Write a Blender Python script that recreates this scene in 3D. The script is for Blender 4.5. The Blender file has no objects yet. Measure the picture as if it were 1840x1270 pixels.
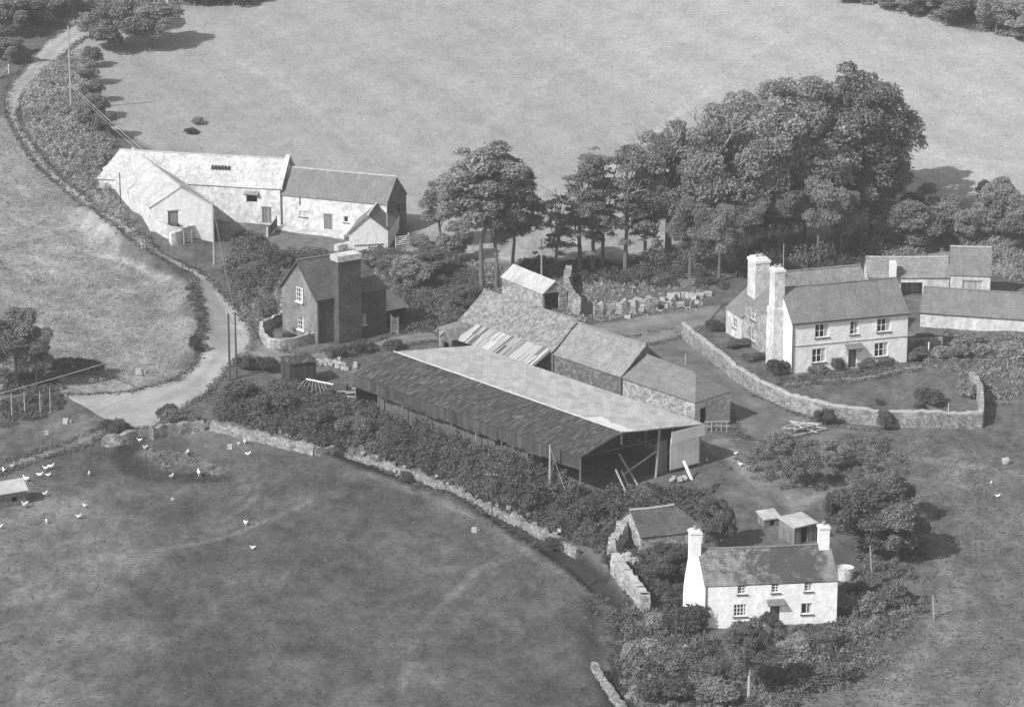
import bpy, math, random
import numpy as np
from mathutils import Vector
# ---------------------------------------------------------------- camera, sky, sun, exposure
F=6000.0; PITCH=math.radians(16); DIST=364.0
CAM=np.array([0.0,-DIST*math.cos(PITCH),DIST*math.sin(PITCH)])
CP,SP=math.cos(PITCH),math.sin(PITCH)
SUN_AZ=math.radians(42); SUN_EL=math.radians(39)
scene=bpy.context.scene
COL=scene.collection
cd=bpy.data.cameras.new('camera'); co=bpy.data.objects.new('camera',cd); COL.objects.link(co)
cd.sensor_width=36.0; cd.lens=F/1840*36.0; cd.clip_start=1.0; cd.clip_end=4000.0
co.location=CAM; co.rotation_euler=(math.pi/2-PITCH,0,0); scene.camera=co
w=bpy.data.worlds.new('World'); scene.world=w; w.use_nodes=True
nt=w.node_tree; bg=nt.nodes['Background']
sky=nt.nodes.new('ShaderNodeTexSky'); sky.sky_type='NISHITA'; sky.sun_disc=False
sd=Vector((-math.cos(SUN_EL)*math.cos(SUN_AZ),-math.cos(SUN_EL)*math.sin(SUN_AZ),math.sin(SUN_EL)))
sky.sun_elevation=SUN_EL; sky.sun_rotation=math.atan2(sd.x,sd.y)
b2w=nt.nodes.new('ShaderNodeRGBToBW')           # black and white film: a grey sky light
nt.links.new(sky.outputs[0],b2w.inputs[0]); nt.links.new(b2w.outputs[0],bg.inputs[0])
bg.inputs[1].default_value=0.13
sl=bpy.data.lights.new('sun','SUN'); so=bpy.data.objects.new('sun',sl); COL.objects.link(so)
sl.energy=3.6; sl.angle=math.radians(0.5); sl.color=(1,1,1)
so.rotation_euler=(-sd).to_track_quat('-Z','Y').to_euler(); so.location=(-60,-40,80)
scene.view_settings.view_transform='Standard'; scene.view_settings.look='None'
scene.view_settings.exposure=0.47; scene.view_settings.gamma=1.0
scene.cycles.max_bounces=5; scene.cycles.diffuse_bounces=2; scene.cycles.transparent_max_bounces=6
RNG=np.random.default_rng(7); random.seed(7)
# ---------------------------------------------------------------- terrain and map projection
def ss(a,b,x):
    t=np.clip((np.asarray(x,float)-a)/(b-a),0,1); return t*t*(3-2*t)
def softplus(x,k): return k*np.logaddexp(0,x/k)
def ray(px,py):
    u=(px-920)/F; v=-(py-635)/F
    return np.array([u,CP+v*SP,-SP+v*CP])
def E(px,py,z):                                   # survey point at a known height
    d=ray(px,py); return CAM+d*((z-CAM[2])/d[2])
def project(p):
    q=np.asarray(p,float)-CAM
    fz=q[1]*CP-q[2]*SP; up=q[1]*SP+q[2]*CP
    return (920+F*q[0]/fz,635-F*up/fz)
DITCH_PX=[(620,822),(740,868),(850,902),(900,937),(960,974),(1020,1012),(1070,1052),(1094,1092),(1098,1150),(1096,1200),(1125,1270),(1190,1350),(1240,1500)]
DITCH=np.array([E(a,b,-1.9-0.0012*max(0,b-850))[:2] for a,b in DITCH_PX])
def polydist(x,y,P):
    x=np.asarray(x,float); y=np.asarray(y,float); best=np.full(x.shape,1e9)
    for (ax,ay),(bx,by) in zip(P[:-1],P[1:]):
        dx,dy=bx-ax,by-ay; L2=dx*dx+dy*dy+1e-9
        t=np.clip(((x-ax)*dx+(y-ay)*dy)/L2,0,1)
        best=np.minimum(best,np.hypot(x-(ax+t*dx),y-(ay+t*dy)))
    return best
def inpoly(x,y,P):
    x=np.asarray(x,float); y=np.asarray(y,float); r=np.zeros(x.shape,bool); n=len(P)
    for i in range(n):
        ax,ay=P[i]; bx,by=P[(i+1)%n]
        c=((ay>y)!=(by>y))&(x<(bx-ax)*(y-ay)/((by-ay) if abs(by-ay)>1e-12 else 1e-12)+ax)
        r^=c
    return r
BANK=[]   # lane cutting, filled below
def zground(x,y):
    x=np.asarray(x,float); y=np.asarray(y,float)
    z=-0.028*softplus(-18-y,6.0)
    z=z+0.13*softplus(y-62,10.0)
    z=z+0.16*softplus(-x-45+0.10*(y-20),3.5)*ss(-35,5,y)*(1-ss(90,130,y))
    z=z-1.3*np.exp(-(polydist(x,y,DITCH)/1.5)**2)
    for P,h,wd in BANK: z=z+h*np.exp(-(polydist(x,y,P)/wd)**2)
    z=z+0.12*np.sin(x*0.21+1.3)*np.sin(y*0.17+.5)+0.07*np.sin(x*.53+y*.31)+0.05*np.sin(x*.9-y*.7+2)
    return z
def zg(x,y): return float(zground(x,y))
TS=np.linspace(200,1400,1201)
def G(px,py,dz=0.0):                              # ground point seen at this place of the survey photo
    d=ray(px,py); P=CAM[None]+TS[:,None]*d[None]
    i=int(np.argmax(P[:,2]-zground(P[:,0],P[:,1])-dz<0)); a,b=TS[i-1],TS[i]
    for _ in range(18):
        m=(a+b)/2; p=CAM+m*d
        if p[2]-zg(p[0],p[1])-dz<0: b=m
        else: a=m
    return CAM+(a+b)/2*d
def GP(pts): return np.array([G(*p)[:2] for p in pts])
BANK_N=[(GP([(150,395),(215,440),(270,475),(325,515),(352,560),(352,620)]),1.1,2.2),   # rough bank beside the lane
        (GP([(1000,520),(1040,510),(1085,520)]),0.9,2.5),(np.array([E(262,395,3.0)[:2],E(215,352,3.0)[:2]]),1.7,6.0),(np.array([E(330,425,2.0)[:2],E(285,420,2.2)[:2],E(262,395,3)[:2]]),.9,3.5),(GP([(1160,508),(1230,505),(1300,505)]),0.8,3.5)]
BANK.extend(BANK_N)
# ---------------------------------------------------------------- materials (black and white film: greys)
def nodes(name):
    m=bpy.data.materials.new(name); m.use_nodes=True; n=m.node_tree
    return m,n,n.nodes['Principled BSDF']
def N(n,t,**k):
    q=n.nodes.new(t)
    for a,v in k.items():
        if a in q.inputs: q.inputs[a].default_value=v
        else: setattr(q,a,v)
    return q
def math_(n,op,a,b,clamp=False):
    q=n.nodes.new('ShaderNodeMath'); q.operation=op; q.use_clamp=clamp
    for i,v in enumerate((a,b)):
        if hasattr(v,'is_linked') or hasattr(v,'links'): n.links.new(v,q.inputs[i])
        else: q.inputs[i].default_value=v
    return q.outputs[0]
def noise(n,co,scale,detail=4,rough=.6,sx=None):
    q=N(n,'ShaderNodeTexNoise',Scale=scale,Detail=detail,Roughness=rough)
    if sx is not None:
        mp=n.nodes.new('ShaderNodeMapping'); mp.inputs['Scale'].default_value=sx
        n.links.new(co,mp.inputs[0]); co=mp.outputs[0]
    n.links.new(co,q.inputs['Vector']); return q.outputs['Fac']
def ramp(n,f,lo,hi,a,b):
    q=N(n,'ShaderNodeMapRange'); q.inputs[1].default_value=lo; q.inputs[2].default_value=hi
    q.inputs[3].default_value=a; q.inputs[4].default_value=b
    n.links.new(f,q.inputs[0]); return q.outputs[0]
def finish(n,b,val,bump=None,bs=.3,bd=.1,rough=.9,spec=.2):
    n.links.new(val,b.inputs['Base Color']); b.inputs['Roughness'].default_value=rough
    b.inputs['Specular IOR Level'].default_value=spec
    if bump is not None:
        q=N(n,'ShaderNodeBump',Strength=bs,Distance=bd); n.links.new(bump,q.inputs['Height']); n.links.new(q.outputs[0],b.inputs['Normal'])
def m_plain(name,v,var=.25,scale=3.0,rough=.9,spec=.2,bs=.2):
    m,n,b=nodes(name); co=n.nodes.new('ShaderNodeTexCoord').outputs['Object']
    f=noise(n,co,scale,5,.65); val=math_(n,'MULTIPLY',ramp(n,f,.25,.75,1-var,1+var),v)
    finish(n,b,val,f,bs,.05,rough,spec); return m
def m_stone(name,v,var=.4,scale=2.6,dirt=.25,joint=.55,ax=(1,1.5,1)):
    m,n,b=nodes(name); tc=n.nodes.new('ShaderNodeTexCoord'); co=tc.outputs['UV']
    mp=n.nodes.new('ShaderNodeMapping'); mp.inputs['Scale'].default_value=ax; n.links.new(co,mp.inputs[0])
    vo=N(n,'ShaderNodeTexVoronoi',Scale=scale,Randomness=.9); n.links.new(mp.outputs[0],vo.inputs['Vector'])
    vd=N(n,'ShaderNodeTexVoronoi',Scale=scale,Randomness=.9); vd.feature='DISTANCE_TO_EDGE'; n.links.new(mp.outputs[0],vd.inputs['Vector'])
    bw=n.nodes.new('ShaderNodeRGBToBW'); n.links.new(vo.outputs['Color'],bw.inputs[0])
    cell=ramp(n,bw.outputs[0],.2,.8,1-var,1+var)
    jt=ramp(n,vd.outputs['Distance'],0,.07,joint,1)
    d=ramp(n,noise(n,tc.outputs['Object'],.55,6,.65),.3,.7,1-dirt,1+dirt)
    val=math_(n,'MULTIPLY',math_(n,'MULTIPLY',math_(n,'MULTIPLY',cell,jt),d),v)
    finish(n,b,val,jt,.5,.06); return m
def m_wash(name,v,dirt=.18):                      # limewash over rubble: lumpy, streaked towards the ground
    m,n,b=nodes(name); tc=n.nodes.new('ShaderNodeTexCoord'); co=tc.outputs['UV']
    vo=N(n,'ShaderNodeTexVoronoi',Scale=2.4); n.links.new(co,vo.inputs['Vector'])
    f1=noise(n,co,1.0,6,.7,(1.0,.35,1)); f2=noise(n,tc.outputs['Object'],5,4,.7)
    val=math_(n,'MULTIPLY',ramp(n,f1,.30,.72,1-dirt*1.6,1.05),ramp(n,f2,.3,.7,1-dirt*.7,1.03))
    cb=n.nodes.new('ShaderNodeRGBToBW'); n.links.new(vo.outputs['Color'],cb.inputs[0]); val=math_(n,'MULTIPLY',val,ramp(n,cb.outputs[0],.2,.8,1-dirt*.9,1.04))
    val=math_(n,'MULTIPLY',val,v,True)
    finish(n,b,val,math_(n,'ADD',vo.outputs['Distance'],f2),.35,.06); return m
def m_slate(name,v,var=.25,patch=.35,rw=.34,rh=.24,lich=0.0,lichv=.45,moss=None,rough=.75):
    m,n,b=nodes(name); tc=n.nodes.new('ShaderNodeTexCoord'); co=tc.outputs['UV']
    br=N(n,'ShaderNodeTexBrick',Scale=1.0); br.inputs['Brick Width'].default_value=rw; br.inputs['Row Height'].default_value=rh
    br.inputs['Mortar Size'].default_value=.018; br.inputs['Bias'].default_value=0
    br.inputs['Color1'].default_value=(1-var,)*3+(1,); br.inputs['Color2'].default_value=(1+var,)*3+(1,); br.inputs['Mortar'].default_value=(.72,)*3+(1,)
    n.links.new(co,br.inputs['Vector']); bw=n.nodes.new('ShaderNodeRGBToBW'); n.links.new(br.outputs['Color'],bw.inputs[0])
    p=ramp(n,noise(n,tc.outputs['Object'],.5,6,.7),.3,.7,1-patch,1+patch)
    st=ramp(n,noise(n,co,1.5,4,.7,(2.2,.22,1)),.3,.7,.85,1.15)
    val=math_(n,'MULTIPLY',math_(n,'MULTIPLY',math_(n,'MULTIPLY',bw.outputs[0],p),st),v)
    if lich>0:
        lf=ramp(n,noise(n,tc.outputs['Object'],2.2,8,.75),.60-lich*.3,.66-lich*.22,0,1)
        mx=N(n,'ShaderNodeMix'); n.links.new(lf,mx.inputs[0]); n.links.new(val,mx.inputs[2]); mx.inputs[3].default_value=lichv; val=mx.outputs[0]
    if moss:
        u0,u1,mv=moss; sp=n.nodes.new('ShaderNodeSeparateXYZ'); n.links.new(tc.outputs['Object'],sp.inputs[0])
        a=ramp(n,sp.outputs[0],u0-1,u0+3.5,0,1); c=ramp(n,sp.outputs[0],u1-1.0,u1+.3,1,0)
        mk=math_(n,'MULTIPLY',a,c); nf=ramp(n,noise(n,tc.outputs['Object'],1.1,9,.78),.28,.72,.05,.95)
        k=ramp(n,math_(n,'ADD',math_(n,'MULTIPLY',mk,.34),nf),.52,.74,0,.95)
        mx=N(n,'ShaderNodeMix'); n.links.new(k,mx.inputs[0]); n.links.new(val,mx.inputs[2])
        mv2=math_(n,'MULTIPLY',ramp(n,noise(n,tc.outputs['Object'],9,3,.7),.3,.7,.5,1.6),mv); n.links.new(mv2,mx.inputs[3]); val=mx.outputs[0]
    finish(n,b,val,bw.outputs[0],.5,.04,rough,.3); return m
def m_tin(name,v,var=.25,streak=.3,rust=0.0,rustv=.05,sheet=(.75,2.4),rough=.55,spec=.35,rs=(.9,.22,1)):
    m,n,b=nodes(name); tc=n.nodes.new('ShaderNodeTexCoord'); co=tc.outputs['UV']
    br=N(n,'ShaderNodeTexBrick',Scale=1.0); br.inputs['Brick Width'].default_value=sheet[0]; br.inputs['Row Height'].default_value=sheet[1]
    br.offset=0.0; br.inputs['Mortar Size'].default_value=.012
    br.inputs['Color1'].default_value=(1-var,)*3+(1,); br.inputs['Color2'].default_value=(1+var,)*3+(1,); br.inputs['Mortar'].default_value=(.75,)*3+(1,)
    n.links.new(co,br.inputs['Vector']); bw=n.nodes.new('ShaderNodeRGBToBW'); n.links.new(br.outputs['Color'],bw.inputs[0])
    st=ramp(n,noise(n,co,1.0,6,.7,rs),.3,.7,1-streak,1+streak)
    val=math_(n,'MULTIPLY',math_(n,'MULTIPLY',bw.outputs[0],st),v)
    if rust>0:
        rf=noise(n,co,1.3,9,.75,rs); lo=.62-rust*.3
        k=ramp(n,rf,lo,lo+.16,0,1); mx=N(n,'ShaderNodeMix'); n.links.new(k,mx.inputs[0]); n.links.new(val,mx.inputs[2]); mx.inputs[3].default_value=rustv; val=mx.outputs[0]
    wv=N(n,'ShaderNodeTexWave',Scale=2.2); wv.bands_direction='X'; n.links.new(co,wv.inputs['Vector'])
    finish(n,b,val,wv.outputs['Fac'],.35,.03,rough,spec); return m
def m_plank(name,v,var=.4,wd=.18,rough=.85,row=3.5):
    m,n,b=nodes(name); tc=n.nodes.new('ShaderNodeTexCoord'); co=tc.outputs['UV']
    br=N(n,'ShaderNodeTexBrick',Scale=1.0); br.inputs['Brick Width'].default_value=wd; br.inputs['Row Height'].default_value=row; br.offset=.3
    br.inputs['Mortar Size'].default_value=.012
    br.inputs['Color1'].default_value=(1-var,)*3+(1,); br.inputs['Color2'].default_value=(1+var,)*3+(1,); br.inputs['Mortar'].default_value=(.3,)*3+(1,)
    n.links.new(co,br.inputs['Vector']); bw=n.nodes.new('ShaderNodeRGBToBW'); n.links.new(br.outputs['Color'],bw.inputs[0])
    g=ramp(n,noise(n,co,2,4,.7,(6,.6,1)),.3,.7,.8,1.2)
    finish(n,b,math_(n,'MULTIPLY',math_(n,'MULTIPLY',bw.outputs[0],g),v),bw.outputs[0],.3,.02,rough); return m
def m_leaf(name,v,var=.35,sc=.6,trans=.4):
    m,n,b=nodes(name); tc=n.nodes.new('ShaderNodeTexCoord'); oi=n.nodes.new('ShaderNodeObjectInfo')
    f=noise(n,tc.outputs['Object'],sc,4,.7); f2=noise(n,tc.outputs['Object'],6,2,.6)
    f3=noise(n,tc.outputs['Object'],.16,3,.6)
    val=math_(n,'MULTIPLY',ramp(n,f,.3,.7,1-var,1+var),ramp(n,f2,.3,.7,.75,1.25)); val=math_(n,'MULTIPLY',val,ramp(n,f3,.3,.7,.72,1.28))
    val=math_(n,'MULTIPLY',val,ramp(n,oi.outputs['Random'],0,1,.82*v,1.18*v))
    finish(n,b,val,rough=.75,spec=.25)
    tr=n.nodes.new('ShaderNodeBsdfTranslucent'); n.links.new(val,tr.inputs[0])
    mx=n.nodes.new('ShaderNodeMixShader'); mx.inputs[0].default_value=trans
    n.links.new(b.outputs[0],mx.inputs[1]); n.links.new(tr.outputs[0],mx.inputs[2]); n.links.new(mx.outputs[0],n.nodes['Material Output'].inputs[0]); return m
def m_glass(name,v=.02):
    m,n,b=nodes(name); b.inputs['Base Color'].default_value=(v,v,v,1); b.inputs['Roughness'].default_value=.12; b.inputs['Specular IOR Level'].default_value=.5; return m
M=dict(
 wash=m_wash('limewash',.86,.27), wash2=m_wash('limewash_patchy',.80,.26), render=m_wash('cream_render',.88,.12), cwash=m_wash('cottage_limewash',.90,.10),
 stone_light=m_stone('light_and_sunlit_stone',.6,.22), stone=m_stone('rubble_stone',.25,.35), stone_pale=m_stone('pale_stone',.34,.35), stone_dark=m_stone('dark_stone',.15,.35),
 brick=m_stone('dark_brickwork',.085,.3,4.5,.35,.7,(1,2.2,1)), brick_lit=m_stone('sunlit_brickwork',.19,.2,4.0,.45,.8,(1,2.2,1)),  # lit copy: the same brick with sunlight painted into its colour
 slate=m_slate('grey_slate',.19,.18,.18), slate_dk=m_slate('dark_slate',.11,.22,.28), slate_moss=m_slate('mossy_slate',.21,.2,.3,lich=.12,lichv=.4,moss=(-2.0,5.0,.055)),
 tile=m_slate('lichened_stone_tile',.17,.3,.3,.45,.32,lich=.40,lichv=.29), pale_roof=m_slate('cement_washed_slate',.52,.16,.28,lich=.24,lichv=.33), mottled=m_slate('mottled_slate',.23,.2,.25,lich=.22,lichv=.31),
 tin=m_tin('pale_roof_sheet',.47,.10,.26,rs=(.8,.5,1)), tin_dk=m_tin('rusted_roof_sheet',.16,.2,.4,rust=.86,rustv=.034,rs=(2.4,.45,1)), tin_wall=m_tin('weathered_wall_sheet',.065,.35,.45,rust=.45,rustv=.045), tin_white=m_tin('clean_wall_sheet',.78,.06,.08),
 tin_mid=m_tin('grey_roof_sheet',.30,.12,.2), 
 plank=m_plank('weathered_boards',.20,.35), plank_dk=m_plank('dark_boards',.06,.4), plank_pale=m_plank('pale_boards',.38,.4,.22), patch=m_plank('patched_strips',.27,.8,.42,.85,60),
 wood=m_plain('grey_timber',.34,.25,4), wood_dk=m_plain('dark_timber',.08,.3,4), white=m_plain('white_paint',.78,.06,6,.5), iron=m_plain('rusty_iron',.07,.4,5,.7,.3),
 ridge=m_plain('ridge_tile',.42,.3,2), glass=m_glass('window_glass'), dark=m_plain('dark_interior',.03,.2,2), blind=m_plain('window_curtain',.5,.2,3),
 cap=m_plain('chimney_cap',.72,.12,3), pot=m_plain('chimney_pot',.3,.2,4), rock=m_plain('pale_rock',.42,.3,2.5,bs=.6), bark=m_plain('bark',.14,.4,3,bs=.6), bark_pale=m_plain('pale_bark',.40,.3,3,bs=.5),
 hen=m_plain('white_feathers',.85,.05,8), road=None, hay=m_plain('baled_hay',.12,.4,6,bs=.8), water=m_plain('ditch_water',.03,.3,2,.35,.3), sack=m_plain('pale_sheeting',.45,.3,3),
 leaf=m_leaf('leaf_elm',.30), leaf_dk=m_leaf('leaf_dark',.235), leaf_lt=m_leaf('leaf_pale',.30), leaf_pine=m_leaf('needle_grey',.26,.3), scrub=m_leaf('scrub_leaf',.21,.45,1.0), scrub_lt=m_leaf('scrub_pale',.34,.4,1.0), scrub_dk=m_leaf('scrub_dark',.145,.4,1.0), straw=m_leaf('dry_grass',.40,.3,.5,.4), tuft=m_leaf('green_grass',.17,.4,.4,.4),
)
# ---------------------------------------------------------------- mesh helpers
class MB:
    def __init__(s): s.v=[]; s.f=[]
    def face(s,pts):
        i=len(s.v); s.v.extend([tuple(map(float,p)) for p in pts]); s.f.append(tuple(range(i,i+len(pts))))
    def box(s,o,ux,uy,uz):                        # o corner, three edge vectors (right-handed)
        o,ux,uy,uz=[np.asarray(a,float) for a in (o,ux,uy,uz)]
        if np.dot(np.cross(ux,uy),uz)<0: o=o+ux; ux=-ux
        c=[o,o+ux,o+ux+uy,o+uy]; t=[p+uz for p in c]
        s.face(c[::-1]); s.face(t)
        for k in range(4): s.face([c[k],c[(k+1)%4],t[(k+1)%4],t[k]])
    def cbox(s,c,sx,sy,sz,ang=0):                 # centred in plan, standing on c
        d=np.array([math.cos(ang),math.sin(ang),0]); e=np.array([-d[1],d[0],0])
        s.box(np.asarray(c,float)-d*sx/2-e*sy/2,d*sx,e*sy,np.array([0,0,sz]))
    def tube(s,p0,p1,r0,r1=None,n=6,cap=True):
        p0=np.asarray(p0,float); p1=np.asarray(p1,float); r1=r0 if r1 is None else r1
        d=p1-p0; d=d/(np.linalg.norm(d)+1e-9); a=np.cross(d,[0,0,1.0]) if abs(d[2])<.9 else np.cross(d,[1.0,0,0]); a/=np.linalg.norm(a); b=np.cross(d,a)
        i=len(s.v)
        for p,r in ((p0,r0),(p1,r1)):
            for k in range(n):
                t=2*math.pi*k/n; s.v.append(tuple(p+r*(math.cos(t)*a+math.sin(t)*b)))
        for k in range(n):
            k2=(k+1)%n; s.f.append((i+k,i+k2,i+n+k2,i+n+k))
        if cap: s.f.append(tuple(i+k for k in range(n))[::-1]); s.f.append(tuple(i+n+k for k in range(n)))
    def path(s,pts,r,n=5):
        for a,b in zip(pts[:-1],pts[1:]): s.tube(a,b,r,r,n)
    def lathe(s,c,prof,n=14,closed_top=False):
        c=np.asarray(c,float); i=len(s.v); m=len(prof)
        for r,z in prof:
            for k in range(n):
                t=2*math.pi*k/n; s.v.append((c[0]+r*math.cos(t),c[1]+r*math.sin(t),c[2]+z))
        for j in range(m-1):
            for k in range(n):
                k2=(k+1)%n; s.f.append((i+j*n+k,i+j*n+k2,i+(j+1)*n+k2,i+(j+1)*n+k))
        if closed_top: s.f.append(tuple(i+(m-1)*n+k for k in range(n)))
    def slab(s,a,b,c,d,t,nu=1,nv=1,jit=0,sag=0):  # a,b eave; c,d ridge (c above b); t thickness below
        a,b,c,d=[np.asarray(p,float) for p in (a,b,c,d)]
        nrm=np.cross(b-a,d-a); nrm/=np.linalg.norm(nrm)
        if nrm[2]<0: nrm=-nrm
        g=[]
        for j in range(nv+1):
            r=[]
            for i in range(nu+1):
                u,v=i/nu,j/nv; p=(a*(1-u)+b*u)*(1-v)+(d*(1-u)+c*u)*v
                k=RNG.normal(0,jit) if jit else 0
                p=p+nrm*(k-sag*math.sin(math.pi*u)*(.4+.6*math.sin(math.pi*v)))
                r.append(p)
            g.append(r)
        i0=len(s.v)
        for r in g: s.v.extend([tuple(p) for p in r])
        for r in g: s.v.extend([tuple(p-nrm*t) for p in r])
        W=nu+1; K=W*(nv+1)
        for j in range(nv):
            for i in range(nu):
                q=i0+j*W+i; s.f.append((q,q+1,q+W+1,q+W)); s.f.append((q+K,q+K+W,q+K+W+1,q+K+1))
        ring=[i0+i for i in range(W)]+[i0+j*W+nu for j in range(1,nv+1)]+[i0+nv*W+i for i in range(nu-1,-1,-1)]+[i0+j*W for j in range(nv-1,0,-1)]
        for k in range(len(ring)):
            p,q=ring[k],ring[(k+1)%len(ring)]; s.f.append((p,p+K,q+K,q))
    def build(s,name,mat,parent=None,smooth=False):
        org=np.array(LOC[parent.name]) if parent else np.zeros(3)
        me=bpy.data.meshes.new(name); V=np.array(s.v)-org[None]
        me.from_pydata(V.tolist(),[],s.f); me.update()
        uv=me.uv_layers.new(name='UVMap'); data=np.zeros((len(me.loops),2))
        W=np.array(s.v)
        for p in me.polygons:
            nx,ny,nz=p.normal
            if abs(nz)>.985: U=np.array((1,0,0.)); Vv=np.array((0,1,0.))
            else:
                U=np.array((-ny,nx,0.)); U/=np.linalg.norm(U); Vv=np.cross((nx,ny,nz),U)
            for l in range(p.loop_start,p.loop_start+p.loop_total):
                q=W[me.loops[l].vertex_index]; data[l]=(q@U,q@Vv)
        uv.data.foreach_set('uv',data.ravel())
        me.materials.append(mat)
        if smooth: me.polygons.foreach_set('use_smooth',[True]*len(me.polygons))
        o=bpy.data.objects.new(name,me); COL.objects.link(o)
        if parent: o.parent=parent; LOC[o.name]=tuple(org)
        return o
LOC={}
def tag(o,label=None,cat=None,group=None,kind=None):
    if label: o['label']=label
    if cat: o['category']=cat
    if group: o['group']=group
    if kind: o['kind']=kind
    return o
def thing(name,label,cat,loc,group=None):
    o=bpy.data.objects.new(name,None); COL.objects.link(o); o.location=[float(a) for a in loc]; o.empty_display_size=.3
    LOC[o.name]=tuple(float(a) for a in loc); return tag(o,label,cat,group)
def fastmesh(name,V,Fq,mat,attr=None):
    me=bpy.data.meshes.new(name); V=np.asarray(V,np.float32); Fq=np.asarray(Fq,np.int32); k=Fq.shape[1]
    me.vertices.add(len(V)); me.vertices.foreach_set('co',V.ravel())
    me.loops.add(Fq.size); me.loops.foreach_set('vertex_index',Fq.ravel())
    me.polygons.add(len(Fq)); me.polygons.foreach_set('loop_start',np.arange(0,Fq.size,k,dtype=np.int32)); me.polygons.foreach_set('loop_total',np.full(len(Fq),k,np.int32))
    me.update(calc_edges=True); me.materials.append(mat)
    if attr:
        for an,av in attr.items():
            a=me.attributes.new(an,'FLOAT','POINT'); a.data.foreach_set('value',np.asarray(av,np.float32))
    return me
def link(name,me,loc=(0,0,0),parent=None):
    o=bpy.data.objects.new(name,me); COL.objects.link(o); o.location=[float(a) for a in loc]
    if parent: o.parent=parent
    return o
# ---------------------------------------------------------------- houses
def v3(p,z): return np.array([p[0],p[1],z],float)
def facade(mb,A,B,z0,ha,hb,holes,apex=None,found=1.2,rev=.22):
    A=np.asarray(A[:2],float); B=np.asarray(B[:2],float); L=np.hypot(*(B-A)); d=(B-A)/L; n=np.array([d[1],-d[0]])
    P=lambda u,v,k=0: np.array([A[0]+d[0]*u-n[0]*k,A[1]+d[1]*u-n[1]*k,z0+v])
    h=min(ha,hb); xs=sorted({0,L}|{q for a in holes for q in a[:2]}); ys=sorted({-found,h}|{q for a in holes for q in a[2:4]})
    for x0,x1 in zip(xs[:-1],xs[1:]):
        for y0,y1 in zip(ys[:-1],ys[1:]):
            xm,ym=(x0+x1)/2,(y0+y1)/2
            if any(a[0]<xm<a[1] and a[2]<ym<a[3] for a in holes): continue
            mb.face([P(x0,y0),P(x1,y0),P(x1,y1),P(x0,y1)])
    top=[P(0,h),P(L,h)]
    if hb>h+.01: top.append(P(L,hb))
    if apex: top.append(P(L*apex[0],apex[1]))
    if ha>h+.01: top.append(P(0,ha))
    if len(top)>2: mb.face(top)
    for u0,u1,w0,w1 in holes:
        mb.face([P(u0,w0),P(u0,w0,rev),P(u0,w1,rev),P(u0,w1)]); mb.face([P(u1,w0,rev),P(u1,w0),P(u1,w1),P(u1,w1,rev)])
        mb.face([P(u0,w1,rev),P(u1,w1,rev),P(u1,w1),P(u0,w1)]); mb.face([P(u0,w0),P(u1,w0),P(u1,w0,rev),P(u0,w0,rev)])
    return P,L,d,n
def win_part(root,P,d,n,u0,u1,w0,w1,nx,ny,fm,kind='window',sill=True,pane=None,label=None,lintel=None):
    d3=np.array([d[0],d[1],0]); n3=np.array([n[0],n[1],0]); Z=np.array([0,0,1.0]); f=.075
    if kind=='window':
        m=MB(); W=u1-u0; H=w1-w0
        for a,b in ((u0,f),(u1-f,f)): m.box(P(a,w0,.14),d3*b,n3*.07,Z*H)
        for a in (w0,w1-f): m.box(P(u0+f,a,.138),d3*(W-2*f),n3*.066,Z*f)
        for i in range(1,nx): m.box(P(u0+W*i/nx-.035,w0+f,.135),d3*.07,n3*.06,Z*(H-2*f))
        for j in range(1,ny): m.box(P(u0+f,w0+H*j/ny-.02,.133),d3*(W-2*f),n3*.05,Z*.04)
        o=m.build('window',fm,root)
        if label: o['label']=label
        m=MB(); m.face([P(u0,w0,.16),P(u1,w0,.16),P(u1,w1,.16),P(u0,w1,.16)]); m.build('pane',pane or M['glass'],o)
        if pane is None and W>.7:                  # curtain drawn to one side behind the glass
            m=MB(); m.face([P(u1-W*.30,w0,.155),P(u1-f,w0,.155),P(u1-f,w1,.155),P(u1-W*.30,w1,.155)]); m.build('curtain',M['blind'],o)
        if sill:
            m=MB(); m.box(P(u0-.10,w0-.12,.02),d3*(W+.2),n3*.14,Z*.10); m.build('sill',lintel or M['slate_dk'],o)
    else:
        m=MB(); m.face([P(u0,w0,.12),P(u1,w0,.12),P(u1,w1,.12),P(u0,w1,.12)])
        o=m.build('door',fm,root)
        m2=MB(); m2.box(P(u0+.12,w0+.95,.119),d3*.14,n3*.05,Z*.05); m2.build('handle',M['iron'],o)
        m2=MB(); m2.box(P(u0-.15,w1,.03),d3*(u1-u0+.3),n3*.06,Z*.16); m2.build('lintel',lintel or M['wood'],o)
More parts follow.
